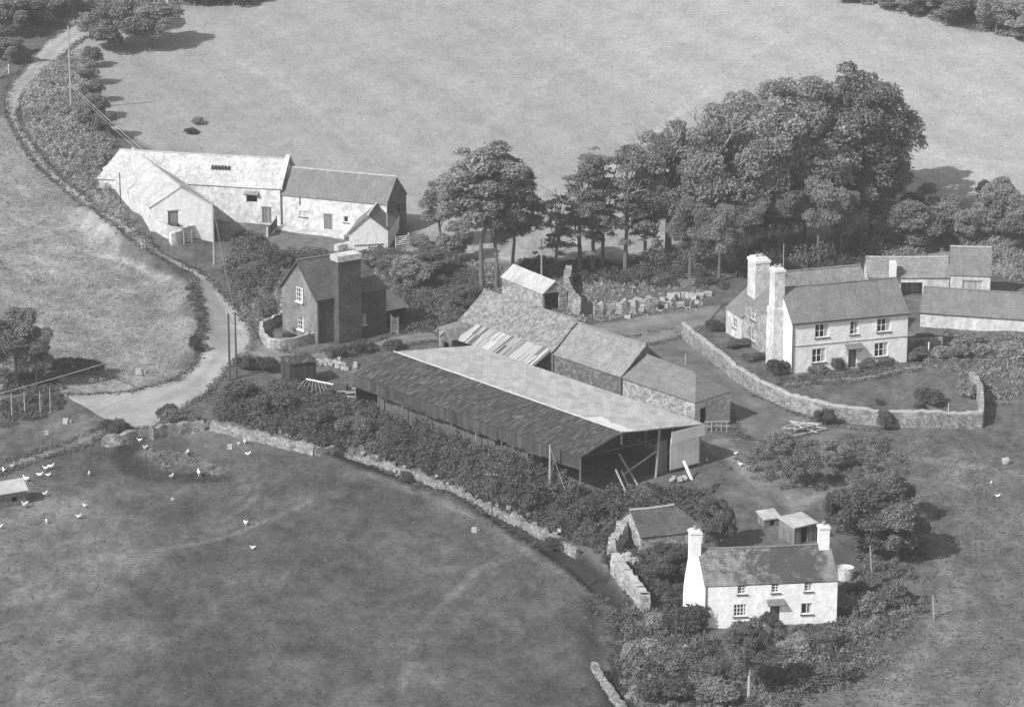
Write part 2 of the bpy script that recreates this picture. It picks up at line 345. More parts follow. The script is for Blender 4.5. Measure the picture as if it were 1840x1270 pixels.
def house(name,label,cat,P,z0,h,rise,mw,mr,axis='x',ov=.22,og=.12,hip=(0,0),holes=None,group=None,th=.12,sag=.06,jit=.012,hs=None,ridge=True,mono=None,fm=None,ridge_m=None,open_sides=(),wall_mats=None,root=None,found=1.2):
    P=[np.asarray(p[:2],float) for p in P]; holes=holes or {}
    c=sum(P)/4
    if root is None: root=thing(name,label,cat,(c[0],c[1],z0),group)
    Q=P if axis=='x' else [P[3],P[0],P[1],P[2]]; off=0 if axis=='x' else 1
    hq=[h]*4
    if mono: hq=[mono[0],mono[0],mono[1],mono[1]]
    bym={}
    for k in range(4):
        orig=(k-off)%4
        if orig in open_sides: continue
        A,B=Q[k],Q[(k+1)%4]; L=np.hypot(*(B-A)); hl=[]; sp=[]
        for it in holes.get(orig,[]):
            kind,uc,vb,ww,hh=it[:5]; opt=it[5] if len(it)>5 else {}
            hb=(uc*L-ww/2,uc*L+ww/2,vb,vb+hh); sp.append((kind,hb,opt))
            if not opt.get('proud'): hl.append(hb)
        apex=None
        if not mono and k in (1,3) and hip[0 if k==3 else 1]==0: apex=(.5,h+rise-.02)
        mt=(wall_mats or {}).get(orig,mw); mb=bym.setdefault(mt.name,(MB(),mt))[0]
        Pf,L,d,n=facade(mb,A,B,z0,hq[k],hq[(k+1)%4],hl,apex,found)
        for kind,(u0,u1,w0,w1),opt in sp:
            PF=(lambda u,v,k=0,Pf=Pf: Pf(u,v,k-.18)) if opt.get('proud') else Pf
            if kind=='window': win_part(root,PF,d,n,u0,u1,w0,w1,opt.get('nx',3),opt.get('ny',2),opt.get('m',fm or M['white']),'window',opt.get('sill',True),opt.get('pane'),opt.get('label'),opt.get('sm'))
            elif kind=='door': win_part(root,Pf,d,n,u0,u1,w0,w1,1,1,opt.get('m',M['plank']),'door')
    for mb,mt in bym.values(): mb.build('wall',mt,root)
    # roof
    rb=MB(); e=Q[1]-Q[0]; e=e/np.hypot(*e); m0=(Q[0]+Q[3])/2; m1=(Q[1]+Q[2])/2
    L=np.hypot(*(Q[1]-Q[0])); nu=max(2,int(L/1.1))
    if mono:
        f=(Q[0]-Q[3]); D=np.hypot(*f); f=f/D; sl=(mono[1]-mono[0])/D
        a=Q[0]+f*ov-e*og; b=Q[1]+f*ov+e*og; cc=Q[2]-f*ov+e*og; dd=Q[3]-f*ov-e*og
        rb.slab(v3(a,z0+mono[0]-ov*sl+th),v3(b,z0+mono[0]-ov*sl+th),v3(cc,z0+mono[1]+ov*sl+th),v3(dd,z0+mono[1]+ov*sl+th),th,nu,3,jit,0)
        return root,rb.build('roof',mr,root),None
    D0=np.hypot(*(Q[0]-m0)); sl=rise/D0; zr=z0+h+rise+th*.5; ze=z0+h-ov*sl+th*.5
    g0=0 if hip[0] else og; g1=0 if hip[1] else og
    o0=ov if hip[0] else og; o1=ov if hip[1] else og
    r0=m0+e*hip[0]-e*g0; r1=m1-e*hip[1]+e*g1
    def corner(q,m,s,o): f=q-m; f=f/np.hypot(*f); return q+f*ov+e*s*o
    c0=corner(Q[0],m0,-1,o0); c1=corner(Q[1],m1,1,o1); c2=corner(Q[2],m1,1,o1); c3=corner(Q[3],m0,-1,o0)
    rb.slab(v3(c0,ze),v3(c1,ze),v3(r1,zr),v3(r0,zr),th,nu,4,jit,sag)
    rb2=MB() 
    rb.slab(v3(c2,ze),v3(c3,ze),v3(r0,zr),v3(r1,zr),th,nu,4,jit,sag)
    for hp,(ca,cb),rr in ((hip[0],(c3,c0),r0),(hip[1],(c1,c2),r1)):
        if hp: rb.slab(v3(ca,ze),v3(cb,ze),v3(rr,zr),v3(rr,zr),th,3,3,jit*.5,0)
    ro=rb.build('roof',mr,root)
    if ridge:
        k=MB(); n=max(2,int(L/2))
        pts=[v3(r0*(1-i/n)+r1*i/n,zr+.03-sag*math.sin(math.pi*i/n)*.4) for i in range(n+1)]
        k.path(pts,.11,6); k.build('ridge_tiles',ridge_m or M['ridge'],ro)
    return root,ro,(r0,r1,zr)
def chimney(root,base,ang,sx,sy,z0,z1,mat,capm=None,pots=1,name='chimney',cap_h=.25,step=None):
    m=MB(); m.cbox(v3(base,z0),sx,sy,z1-z0,ang)
    if step: m.cbox(v3(base,z0),sx*step[1],sy*step[1],step[0]-z0,ang)
    o=m.build(name,mat,root); m=MB()
    m.cbox(v3(base,z1),sx+.16,sy+.16,cap_h*(.6 if pots else 1),ang)
    if pots: m.cbox(v3(base,z1+cap_h*.6),sx*.86,sy*.86,cap_h*.4,ang)
    m.build('cap',capm or M['cap'],o)
    d=np.array([math.cos(ang),math.sin(ang)])
    for i in range(pots):
        q=np.asarray(base[:2])+d*((i-(pots-1)/2)*min(.6,sx/ max(pots,1)))
        p=MB(); p.lathe(v3(q,z1+cap_h),[(.17,0),(.15,.3),(.18,.34),(.11,.34),(.10,.05)],9); p.build('chimney_pot',M['pot'],o)
    return o
def rect(A,B,depth,skew=0.0):                     # four corners from a front edge and a depth going back
    A=np.asarray(A[:2],float); B=np.asarray(B[:2],float); d=(B-A)/np.hypot(*(B-A)); n=np.array([-d[1],d[0]])
    k=n*depth+d*skew; return [A,B,B+k,A+k]
# ---------------------------------------------------------------- roads, walls, stones, posts
def resample(P,step):
    P=np.asarray(P,float); s=np.r_[0,np.cumsum(np.hypot(*(P[1:]-P[:-1])[:,:2].T))]; n=max(2,int(s[-1]/step)+1)
    t=np.linspace(0,s[-1],n); return np.stack([np.interp(t,s,P[:,k]) for k in range(P.shape[1])],1)
def smooth(P,it=2):
    P=np.asarray(P,float)
    for _ in range(it):
        Q=[P[0]]
        for a,b in zip(P[:-1],P[1:]): Q+= [a*.75+b*.25,a*.25+b*.75]
        Q.append(P[-1]); P=np.array(Q)
    return P
ROADP=[]
def ribbon(name,left,right,mat,dz=.05,nu=8,kind='structure',ragged=.15):
    Lp=smooth(GP(left)); Rp=smooth(GP(right)); n=max(len(resample(Lp,.6)),len(resample(Rp,.6)))
    def rs(P):
        s=np.r_[0,np.cumsum(np.hypot(*(P[1:]-P[:-1]).T))]; t=np.linspace(0,s[-1],n); return np.stack([np.interp(t,s,P[:,k]) for k in (0,1)],1)
    Lp,Rp=rs(Lp),rs(Rp); U=(Rp-Lp)/(np.linalg.norm(Rp-Lp,axis=1)[:,None]+1e-6); kn=np.ones(3)/3; rg=lambda: np.convolve(RNG.normal(0,ragged*1.8,n+2),kn,'valid')[:,None]
    Lp,Rp=Lp+U*rg(),Rp+U*rg()
    ROADP.append(np.vstack([Lp,Rp[::-1]]))
    T=np.linspace(0,1,nu+1)[None,:,None]; A=Lp[:,None]*(1-T)+Rp[:,None]*T; X,Y=A[...,0],A[...,1]; Z=zground(X,Y)+dz
    V=np.stack([X,Y,Z],-1).reshape(-1,3); W=nu+1; i=np.arange(n-1)[:,None]*W+np.arange(nu)[None]
    Fq=np.stack([i,i+1,i+W+1,i+W],-1).reshape(-1,4)
    me=fastmesh(name,V,Fq,mat,{'across':np.tile(np.linspace(0,1,W),n)}); o=link(name,me); return tag(o,kind=kind)
def stone_wall(name,label,px,h,th,mat,cope=None,jit=.06,world=None,group=None,cat='wall',hprof=None):
    P=resample(smooth(world if world is not None else GP(px),1),.55); n=len(P)
    T=np.gradient(P,axis=0); T/=np.hypot(*T.T)[:,None]; Nn=np.stack([T[:,1],-T[:,0]],1)
    z=zground(P[:,0],P[:,1]); hh=(np.interp(np.linspace(0,1,n),np.linspace(0,1,len(hprof)),hprof) if hprof else np.full(n,h))+RNG.normal(0,jit,n)
    m=MB(); sec=[]
    for i in range(n):
        j=RNG.normal(0,jit*.5,4)
        a=P[i]+Nn[i]*(th*.6+j[0]); b=P[i]+Nn[i]*(th*.42+j[1]); c=P[i]-Nn[i]*(th*.42+j[2]); d=P[i]-Nn[i]*(th*.6+j[3])
        mid=P[i]+Nn[i]*(th*.52+j[1])
        sec.append([v3(a,z[i]-.5),v3(mid,z[i]+hh[i]*.5),v3(b,z[i]+hh[i]),v3(c,z[i]+hh[i]),v3(P[i]-Nn[i]*(th*.52+j[2]),z[i]+hh[i]*.5),v3(d,z[i]-.5)])
    for a,b in zip(sec[:-1],sec[1:]):
        for k in range(5): m.face([a[k],a[k+1],b[k+1],b[k]])
    m.face(sec[0]); m.face(sec[-1][::-1])
    c=P[n//2]; root=thing(name,label,cat,(c[0],c[1],z[n//2]),group); m.build('stonework',mat,root)
    if cope:
        m=MB()
        for i in range(n-1):
            a,b=sec[i],sec[i+1]; k=.02+abs(RNG.normal(0,.05)); up=np.array([0,0,k+.1])
            m.face([a[2],b[2],b[2]+up,a[2]+up]); m.face([a[2]+up,b[2]+up,b[3]+up,a[3]+up]); m.face([a[3]+up,b[3]+up,b[3],a[3]])
        m.build('coping',cope,root)
    return root
def rock_geo(m,c,r,flat=.7):
    c=np.asarray(c,float); q=[]
    for sx in (-1,1):
        for sy in (-1,1):
            for sz in (-1,1): q.append(c+np.array([sx,sy,sz*flat])*r*.62*(1+RNG.normal(0,.18,3)))
    for f in ((0,1,3,2),(4,6,7,5),(0,4,5,1),(2,3,7,6),(0,2,6,4),(1,5,7,3)): m.face([q[k] for k in f])
def post(name,label,p,h,r,mat,cat='post',lean=(0,0),group=None,arms=0,stay=False,sink=.4):
    p=np.asarray(p,float); top=p+np.array([lean[0],lean[1],h])
    root=thing(name,label,cat,p,group); m=MB(); m.tube(p-np.array([0,0,sink]),top,r,r*.7,8); m.build('shaft',mat,root)
    for k in range(arms):
        z=top-np.array([0,0,.25+.5*k]); m=MB(); m.cbox(z-np.array([0,.03,0.05]),1.1,.08,.08,.1); a=m.build('crossarm',mat,root)
        for s in (-.55,-.25,.25,.55):
            i=MB(); i.lathe(z+np.array([s*.8,-.02,.04]),[(.03,0),(.035,.05),(.02,.1)],6,True); i.build('insulator',M['white'],a)
    return root,top
# ---------------------------------------------------------------- foliage
def cards(C,Nm,size,rng,asp=(.7,1.3)):            # leaf-spray quads centred at C, facing Nm
    n=len(C); Nm=Nm/np.linalg.norm(Nm,axis=1)[:,None]; R=rng.normal(size=(n,3)); A=np.cross(Nm,R); A/=np.linalg.norm(A,axis=1)[:,None]+1e-9; B=np.cross(Nm,A)
    sa=(size*rng.uniform(.55,1.3,n))[:,None]; sb=sa*rng.uniform(*asp,n)[:,None]
    bend=Nm*sa*.25
    V=np.stack([C-A*sa*.5-B*sb*.35,C+A*sa*.5-B*sb*.5+bend,C+A*sa*.4+B*sb*.5,C-A*sa*.5+B*sb*.45-bend],1).reshape(-1,3)
    return V
def lobes_cards(lobes,n,size,seed,up=.35,fill=.35,low=-.55):
    rng=np.random.default_rng(seed); L=np.array(lobes,float); wgt=(L[:,3]*L[:,4]+L[:,3]*L[:,5]+L[:,4]*L[:,5]); wgt/=wgt.sum()
    k=rng.choice(len(L),n,p=wgt); d=rng.normal(size=(n,3)); d/=np.linalg.norm(d,axis=1)[:,None]
    bad=d[:,2]<low; d[bad,2]*=-1
    r=1-fill*rng.random(n)**1.6+rng.normal(0,.05,n)
    # break the lobe outline into sprays
    ph=rng.uniform(0,6.28,(len(L),3)); q=d*5.0
    r*=1+.13*np.sin(q[:,0]+ph[k,0])*np.sin(q[:,1]+ph[k,1])+.10*np.sin(q[:,2]*1.7+ph[k,2])
    C=L[k,:3]+d*L[k,3:6]*r[:,None]
    r=np.where(rng.random(n)<.10,r*rng.uniform(1.0,1.28,n),r); C=L[k,:3]+d*L[k,3:6]*r[:,None]
    Nm=d*.5+rng.normal(0,.62,(n,3)); Nm[:,2]+=up
    return cards(C,Nm,size,rng)
def quads(V): return np.arange(len(V)).reshape(-1,4)
def crown(name,lobes,n,size,mat,seed,**k):
    V=lobes_cards(lobes,n,size,seed,**k); return fastmesh(name,V,quads(V),mat)
def env_lobes(n,R,z0,z1,seed,lr=(.26,.42),flat=.8,shape='oval'):
    rng=np.random.default_rng(seed); out=[]; zc=(z0+z1)/2; H=(z1-z0)/2
    while len(out)<n:
        d=rng.normal(size=3); d/=np.linalg.norm(d); r=rng.uniform(.45,.86); z=zc+d[2]*H*r
        wz=1.0
        if shape=='dome': wz=1.0 if z<zc else 1
        if shape=='cone': wz=1.15-.8*(z-z0)/(z1-z0)
        rr=R*rng.uniform(*lr); out.append((d[0]*R*r*wz,d[1]*R*r*wz,z,rr,rr,rr*flat))
    return out
def trunk_mesh(name,h,r,lobes,seed,mat,nb=9,fork=.45,wob=.3):
    rng=np.random.default_rng(seed); m=MB(); pts=[np.array([0,0,-.6])]; n=6
    for i in range(1,n+1): pts.append(np.array([rng.normal(0,wob*.25*i/n*2),rng.normal(0,wob*.25*i/n*2),h*i/n]))
    rad=[r*(1.25 if i==0 else 1-.75*i/n) for i in range(n+1)]
    for i in range(n): m.tube(pts[i],pts[i+1],rad[i],rad[i+1],8)
    for j in range(nb):
        t=rng.uniform(fork,.95); i=min(n-1,int(t*n)); f=t*n-i; a=pts[i]*(1-f)+pts[i+1]*f
        l=lobes[rng.integers(len(lobes))]; b=np.array(l[:3]); 
        if b[2]<a[2]: b[2]=a[2]+abs(rng.normal(0,.6))
        mid=(a+b)/2+np.array([0,0,-.08*np.linalg.norm(b-a)])+rng.normal(0,.15,3); rr=r*(.5-.3*t)
        m.tube(a,mid,rr,rr*.7,5); m.tube(mid,b,rr*.7,rr*.25,5)
        for q in range(2):
            c=b+rng.normal(0,l[3]*.6,3); m.tube(mid*.4+b*.6,c,rr*.3,rr*.12,4)
    s=LOC; o=m.build(name,mat); me=o.data; bpy.data.objects.remove(o); return me
PROTO={}
def proto(key,mk):
    if key not in PROTO: PROTO[key]=mk()
    return PROTO[key]
def mk_tree(kind,mat,seed):
    if kind=='broad':  lo=env_lobes(110,5.4,1.2,16.6,seed,(.12,.27),.9); cr=crown('crown',lo,56000,.17,M[mat],seed); tk=trunk_mesh('trunk',13,.42,lo,seed,M['bark'],12,.3)
    elif kind=='round': lo=env_lobes(30,3.6,3.6,11.5,seed,(.20,.40),.8); cr=crown('crown',lo,26000,.16,M[mat],seed); tk=trunk_mesh('trunk',9,.26,lo,seed,M['bark'],10,.35)
    elif kind=='tall':  lo=env_lobes(56,3.5,4.6,17.2,seed,(.15,.33),.85); cr=crown('crown',lo,26000,.17,M[mat],seed,fill=.5); tk=trunk_mesh('trunk',15,.20,lo,seed,M['bark'],14,.35,.7)
    elif kind=='open':                              # flat layered boughs with sky between
        rng=np.random.default_rng(seed); lo=[]
        for z in np.linspace(4.2,13.4,13):
            for k in range(3):
                a=rng.uniform(0,6.28); d=rng.uniform(.7,3.4)*(1.15-.05*z); rr=rng.uniform(.35,1.15); lo.append((math.cos(a)*d,math.sin(a)*d,z+rng.normal(0,.4),rr,rr*rng.uniform(.6,1),rr*rng.uniform(.25,.6)))
        cr=crown('crown',lo,7000,.16,M[mat],seed,fill=.6); tk=trunk_mesh('trunk',13.4,.24,lo,seed,M['bark'],26,.25,.4)
    elif kind=='low':                               # small bushy tree, foliage near the ground
        lo=env_lobes(26,2.6,.6,6.6,seed,(.20,.42),.85); cr=crown('crown',lo,20000,.14,M[mat],seed); tk=trunk_mesh('trunk',4.5,.14,lo,seed,M['bark'],8,.2)
    return cr,tk
HT=dict(broad=17.0,round=11.5,tall=17.0,open=13.8,low=6.6)
def tree(kind,mat,var,px,py,h,wf,label,name='broadleaf_tree',group=None,cat='tree',dz=0,bark=None,twigs=0):
    cr,tk=proto((kind,mat,var),lambda: mk_tree(kind,mat,100+var*7+len(kind)))
    p=G(px,py); root=thing(name,label,cat,(p[0],p[1],p[2]+dz),group)
    s=h/HT[kind]; root.scale=(s*wf,s*wf,s); root.rotation_euler=(0,0,random.uniform(0,6.28))
    to=link('trunk',tk,parent=root); link('crown',cr,parent=root)
    if twigs:                                      # bare pale boughs standing out of the leaves on the weather side
        m=MB()
        for k in range(twigs):
            a=random.uniform(2.2,5.2); e=random.uniform(.15,1.1); H=HT[kind]; d=np.array([math.cos(a)*math.cos(e),math.sin(a)*math.cos(e),math.sin(e)])
            R=5.2 if kind=='broad' else 2.8; c=np.array([0,0,H*.62]); p=c+d*R*.55; q=c+d*R*1.0; m.tube(c,p,.14,.10,5); m.tube(p,q,.10,.06,5)
            for j in range(4):
                r=q+d*random.uniform(.3,1.0)+np.array([random.gauss(0,.6),random.gauss(0,.6),random.gauss(.3,.4)]); m.tube(p*.3+q*.7,r,.05,.02,4)
        b_=m.build('bare_boughs',M['bark_pale']); b_.parent=root; b_.rotation_euler=(0,0,-root.rotation_euler[2])
    if bark: to.material_slots[0].link='OBJECT'; to.material_slots[0].material=M[bark]
    return root
def mk_bush(mat,seed,wild):
    rng=np.random.default_rng(seed); lo=[]
    for k in range(15 if wild else 9):
        a=rng.uniform(0,6.28); d=rng.uniform(0,.62); rr=rng.uniform(.2,.48); lo.append((math.cos(a)*d,math.sin(a)*d,rng.uniform(.2,.62 if wild else .5),rr,rr,rr*(.95 if wild else .8)))
    return crown('foliage',lo,6500 if wild else 6000,.065,M[mat],seed,fill=.35,low=-.3)
def bush(mat,var,px,py,wd,h,label,name='shrub',group=None,cat='shrub',wild=True,wy=None,ang=None):
    me=proto(('bush',mat,var,wild),lambda: mk_bush(mat,300+var*13,wild))
    p=G(px,py); o=link(name,me,(p[0],p[1],p[2]-.05)); o.scale=(wd/1.8,(wy or wd)/1.8,h/1.0); o.rotation_euler=(0,0,random.uniform(0,6.28) if ang is None else ang)
    return tag(o,label,cat,group)
def scatter_poly(poly,n,rng,world=False):
    P=np.asarray(poly) if world else GP(poly); lo,hi=P.min(0),P.max(0); out=[]
    while sum(len(a) for a in out)<n:
        q=rng.uniform(lo,hi,(n*2,2)); out.append(q[inpoly(q[:,0],q[:,1],P)])
    return np.concatenate(out)[:n]
def clumps(name,poly,n,mat,r=(.4,1.0),h=(.4,1.1),per=45,size=.3,seed=1,world=False):
    per=int(per*2.7); size*=.52
    rng=np.random.default_rng(seed); q=scatter_poly(poly,n,rng,world); z=zground(q[:,0],q[:,1])
    R=rng.uniform(*r,n); H=rng.uniform(*h,n)
    k=np.repeat(np.arange(n),per); d=rng.normal(size=(n*per,3)); d/=np.linalg.norm(d,axis=1)[:,None]; d[:,2]=np.abs(d[:,2])
    rr=(1-.4*rng.random(n*per)**1.5)[:,None]
    C=np.stack([q[k,0],q[k,1],z[k]-.08],1)+d*rr*np.stack([R[k],R[k],H[k]],1)
    Nm=d*.5+rng.normal(0,.6,(n*per,3)); Nm[:,2]+=.4
    V=cards(C,Nm,size,rng); o=link(name,fastmesh(name,V,quads(V),mat)); return tag(o,kind='stuff')
def tufts(name,poly,n,mat,h=(.15,.45),wd=.16,seed=1):
    rng=np.random.default_rng(seed); q=scatter_poly(poly,n,rng); z=zground(q[:,0],q[:,1])
    out=[]
    for k in range(2):
        a=rng.uniform(0,6.28,n); w_=wd*rng.uniform(.6,1.6,n); H=rng.uniform(*h,n); dx,dy=np.cos(a)*w_,np.sin(a)*w_; lx,ly=rng.normal(0,.12,n),rng.normal(0,.12,n)
        b=np.stack([q[:,0],q[:,1],z-.03],1)
        out.append(np.stack([b-np.stack([dx,dy,0*dx],1),b+np.stack([dx,dy,0*dx],1),b+np.stack([dx*.5+lx,dy*.5+ly,H],1),b+np.stack([-dx*.6+lx,-dy*.6+ly,H*.9],1)],1))
    V=np.concatenate(out).reshape(-1,3); o=link(name,fastmesh(name,V,quads(V),mat)); return tag(o,kind='stuff')

def verge(name,idx,n,mat,h,seed):                # grass creeping over the edges of lanes and paths
    rng=np.random.default_rng(seed); q=[]
    for i in idx:
        P=ROADP[i]; m=len(P)//2
        for A in (P[:m],P[m:]):
            k=rng.integers(0,len(A)-1,n); t=rng.random(n)[:,None]; q.append(A[k]*(1-t)+A[k+1]*t+rng.normal(0,.28,(n,2)))
    q=np.concatenate(q); z=zground(q[:,0],q[:,1]); n=len(q); out=[]
    for j in range(3):
        d=rng.normal(size=(n,3)); d[:,2]=np.abs(d[:,2])+.5; C=np.stack([q[:,0],q[:,1],z+.08],1)+rng.normal(0,.12,(n,3))*[1,1,.3]
        out.append(cards(C,d,h,rng))
    V=np.concatenate(out); o=link(name,fastmesh(name,V,quads(V),mat)); return tag(o,kind='stuff')
# ---------------------------------------------------------------- ground
def build_ground():
    def axis(lo,hi,st,out):
        a=list(np.arange(lo,hi+1e-6,st)); e=[hi]; s=st
        while e[-1]<out: s*=1.22; e.append(e[-1]+s)
        b=[lo]; s=st
        while b[-1]>-out: s*=1.22; b.append(b[-1]-s)
        return np.array(b[:0:-1]+a+e[1:])
    X=axis(-84,84,.5,330); Y=axis(-112,160,.5,420); gx,gy=np.meshgrid(X,Y); z=zground(gx,gy)
    rng=np.random.default_rng(5)
    z=z+rng.normal(0,.018,z.shape)
    for P in ROADP:
        q=inpoly(gx,gy,P); d=np.where(q,polydist(gx,gy,P),0); z=z-.2*ss(.2,1.0,d)
    tone=np.full(gx.shape,.135)
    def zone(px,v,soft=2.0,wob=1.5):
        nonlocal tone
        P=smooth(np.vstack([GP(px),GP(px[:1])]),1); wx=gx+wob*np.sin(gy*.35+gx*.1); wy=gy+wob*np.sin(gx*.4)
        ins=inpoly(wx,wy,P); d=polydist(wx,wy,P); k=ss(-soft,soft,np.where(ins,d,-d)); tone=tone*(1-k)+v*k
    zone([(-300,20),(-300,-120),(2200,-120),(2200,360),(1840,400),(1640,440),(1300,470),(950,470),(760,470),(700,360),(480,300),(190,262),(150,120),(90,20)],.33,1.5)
    zone([(1000,0),(2200,-100),(2200,330),(1640,400),(1300,250),(1100,150)],.39,14)
    zone([(-300,180),(20,210),(60,260),(150,395),(215,440),(325,515),(352,560),(362,650),(300,690),(120,705),(-300,760)],.25,1.2)
    zone([(-300,230),(60,290),(200,450),(150,540),(-300,640)],.31,5)
    zone([(-300,840),(200,770),(380,810),(640,838),(850,905),(960,980),(1075,1065),(1092,1150),(1090,1330),(-300,1400)],.104,1.2)
    zone([(-300,860),(150,850),(280,960),(200,1120),(330,1400),(-300,1400)],.165,6)
    zone([(1600,1270),(1700,1130),(1700,900),(1900,820),(2300,900),(2300,1500),(1400,1500)],.15,4)
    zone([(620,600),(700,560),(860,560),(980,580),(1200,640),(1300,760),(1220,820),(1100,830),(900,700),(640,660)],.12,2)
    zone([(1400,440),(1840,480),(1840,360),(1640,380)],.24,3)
    zone([(400,405),(700,420),(690,455),(420,455)],.17,1)
    def strip(px,v,wd):
        nonlocal tone
        d=polydist(gx,gy,GP(px)); k=1-ss(wd*.4,wd,d); tone=tone*(1-k)+v*k
    strip(DITCH_PX[:11],.035,2.0)
    strip([(232,800),(222,820),(238,842),(280,856),(330,860),(352,858)],.04,1.9); strip([(250,850),(320,860),(385,862)],.05,1.2); strip([(270,812),(330,825),(390,840)],.16,1.6)
    # pale trodden line along the field edge, cart ruts
    strip([(655,850),(760,888),(860,930),(960,1000),(1040,1050),(1080,1095),(1082,1160),(1080,1220)],.17,1.0)
    strip([(450,850),(470,880),(440,910),(400,935)],.16,.5); strip([(430,855),(445,880),(420,905)],.16,.5)
    strip([(60,520),(160,575),(260,645)],.30,2.4); strip([(110,440),(220,465),(300,500)],.33,.8); strip([(0,380),(90,400),(180,455)],.33,.7)
    strip([(1280,800),(1340,840),(1400,890),(1430,915)],.20,1.4); strip([(1330,790),(1500,800),(1700,830),(1840,850)],.19,1.2); strip([(1700,800),(1740,900),(1700,1020)],.18,1.0)
    strip([(700,330),(840,250),(1000,130),(1080,20)],.36,.8); strip([(340,60),(520,160),(720,330)],.36,.7); strip([(1100,300),(1400,60)],.42,1.0); strip([(1640,280),(1840,300)],.43,1.2)
    strip([(720,1240),(760,1120),(860,1020),(960,990)],.15,.6); strip([(200,1010),(420,960),(560,900)],.15,.6)
    for o in (0,14): strip([(1430+o,905),(1560+o,850),(1660+o,930),(1705+o,1050),(1650+o,1180),(1560+o,1290)],.21,.6); strip([(1290+o,790),(1350+o,860),(1370+o,930),(1400+o,960)],.20,.5)
    strip([(1560,1290),(1650,1190),(1700,1120),(1720,1020)],.19,2.0)
    mott=1-.72*ss(30,75,gy+.25*gx)
    m,n,b=nodes('ground_cover'); tc=n.nodes.new('ShaderNodeTexCoord').outputs['Object']
    at=n.nodes.new('ShaderNodeAttribute'); at.attribute_name='tone'
    f1=noise(n,tc,.09,5,.6); f2=noise(n,tc,.7,6,.7,(1,.55,1)); f3=noise(n,tc,3.0,6,.8,(.8,1.2,1)); f4=noise(n,tc,1.6,5,.7,(.5,1.6,1))
    mo=n.nodes.new('ShaderNodeAttribute'); mo.attribute_name='mott'
    def am(f,lo,hi,k): return math_(n,'ADD',math_(n,'MULTIPLY',ramp(n,f,lo,hi,-k,k),mo.outputs['Fac']),1.0)
    v=math_(n,'MULTIPLY',at.outputs['Fac'],am(f1,.3,.7,.2)); v=math_(n,'MULTIPLY',v,am(f2,.32,.68,.34))
    v=math_(n,'MULTIPLY',v,ramp(n,f3,.32,.68,.70,1.30)); f5=noise(n,tc,.28,6,.68,(1,.6,1)); v=math_(n,'MULTIPLY',v,am(f5,.32,.68,.32)); v=math_(n,'MULTIPLY',v,ramp(n,f4,.3,.7,.88,1.12))
    finish(n,b,v,math_(n,'ADD',math_(n,'MULTIPLY',f2,1.5),f3),.7,.18,.95,.1)
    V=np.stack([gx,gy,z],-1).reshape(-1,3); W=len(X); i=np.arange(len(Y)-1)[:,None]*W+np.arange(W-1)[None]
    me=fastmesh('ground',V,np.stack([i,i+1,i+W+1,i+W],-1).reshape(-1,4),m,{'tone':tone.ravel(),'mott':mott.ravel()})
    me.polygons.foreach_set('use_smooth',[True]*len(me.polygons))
    tag(link('ground',me),kind='structure')
def m_road(name,v,var=.2):
    m,n,b=nodes(name); tc=n.nodes.new('ShaderNodeTexCoord').outputs['Object']
    f1=noise(n,tc,.35,6,.65); f2=noise(n,tc,3.5,5,.75)
    at=n.nodes.new('ShaderNodeAttribute'); at.attribute_name='across'; cs=math_(n,'COSINE',math_(n,'MULTIPLY',at.outputs['Fac'],12.566),0.0); rut=math_(n,'ADD',math_(n,'MULTIPLY',cs,-.10),1.0)
    val=math_(n,'MULTIPLY',math_(n,'MULTIPLY',ramp(n,f1,.3,.7,1-var,1+var),ramp(n,f2,.3,.7,.78,1.22)),v); val=math_(n,'MULTIPLY',val,rut); finish(n,b,val,f2,.4,.06); return m
M['road']=m_road('lane_gravel',.34); M['mud']=m_road('trodden_mud',.14,.4); M['track']=m_road('farm_track_stone',.20,.3); M['gravel']=m_road('garden_gravel',.27)
ribbon('road',[(148,40),(100,62),(62,95),(40,125),(12,165),(8,200),(35,250),(60,290),(130,350),(200,405),(300,470),(345,490),(362,540),(366,590),(362,640),(325,682),(250,704),(160,708),(112,709)],
              [(165,62),(120,92),(85,122),(62,150),(34,185),(30,215),(58,262),(88,300),(150,352),(228,408),(325,472),(368,492),(412,540),(455,590),(462,625),(402,668),(372,712),(270,772),(215,768)],M['road'],.07,10)
ribbon('footpath',[(215,756),(150,785),(60,815),(-60,850)],[(228,764),(160,797),(70,828),(-50,864)],M['track'],.04,3)
ribbon('farm_track',[(455,602),(500,632),(560,640),(640,622),(720,600),(775,598)],[(440,640),(500,655),(566,656),(650,636),(730,618),(790,612)],M['track'],.09,4)
ribbon('farmyard_track',[(1010,592),(1060,582),(1140,570),(1230,556),(1300,545)],[(1064,650),(1124,628),(1176,618),(1226,606),(1264,588)],M['track'],.09,6)
ribbon('farmyard',[(1050,628),(1130,606),(1180,594),(1226,592),(1330,690),(1420,742),(1500,768),(1580,776)],[(1100,660),(1180,650),(1260,690),(1320,740),(1330,790),(1400,800),(1480,800),(1560,796)],M['mud'],.05,8)
ribbon('garden_path',[(1410,688),(1500,680),(1590,668),(1655,655)],[(1412,695),(1502,688),(1592,676),(1657,663)],M['gravel'],.06,3,ragged=.05)
ribbon('stream',[(885,932),(950,972),(1010,1012),(1060,1052)],[(895,926),(962,965),(1024,1004),(1074,1044)],M['water'],.12,2,ragged=.1)
build_ground()
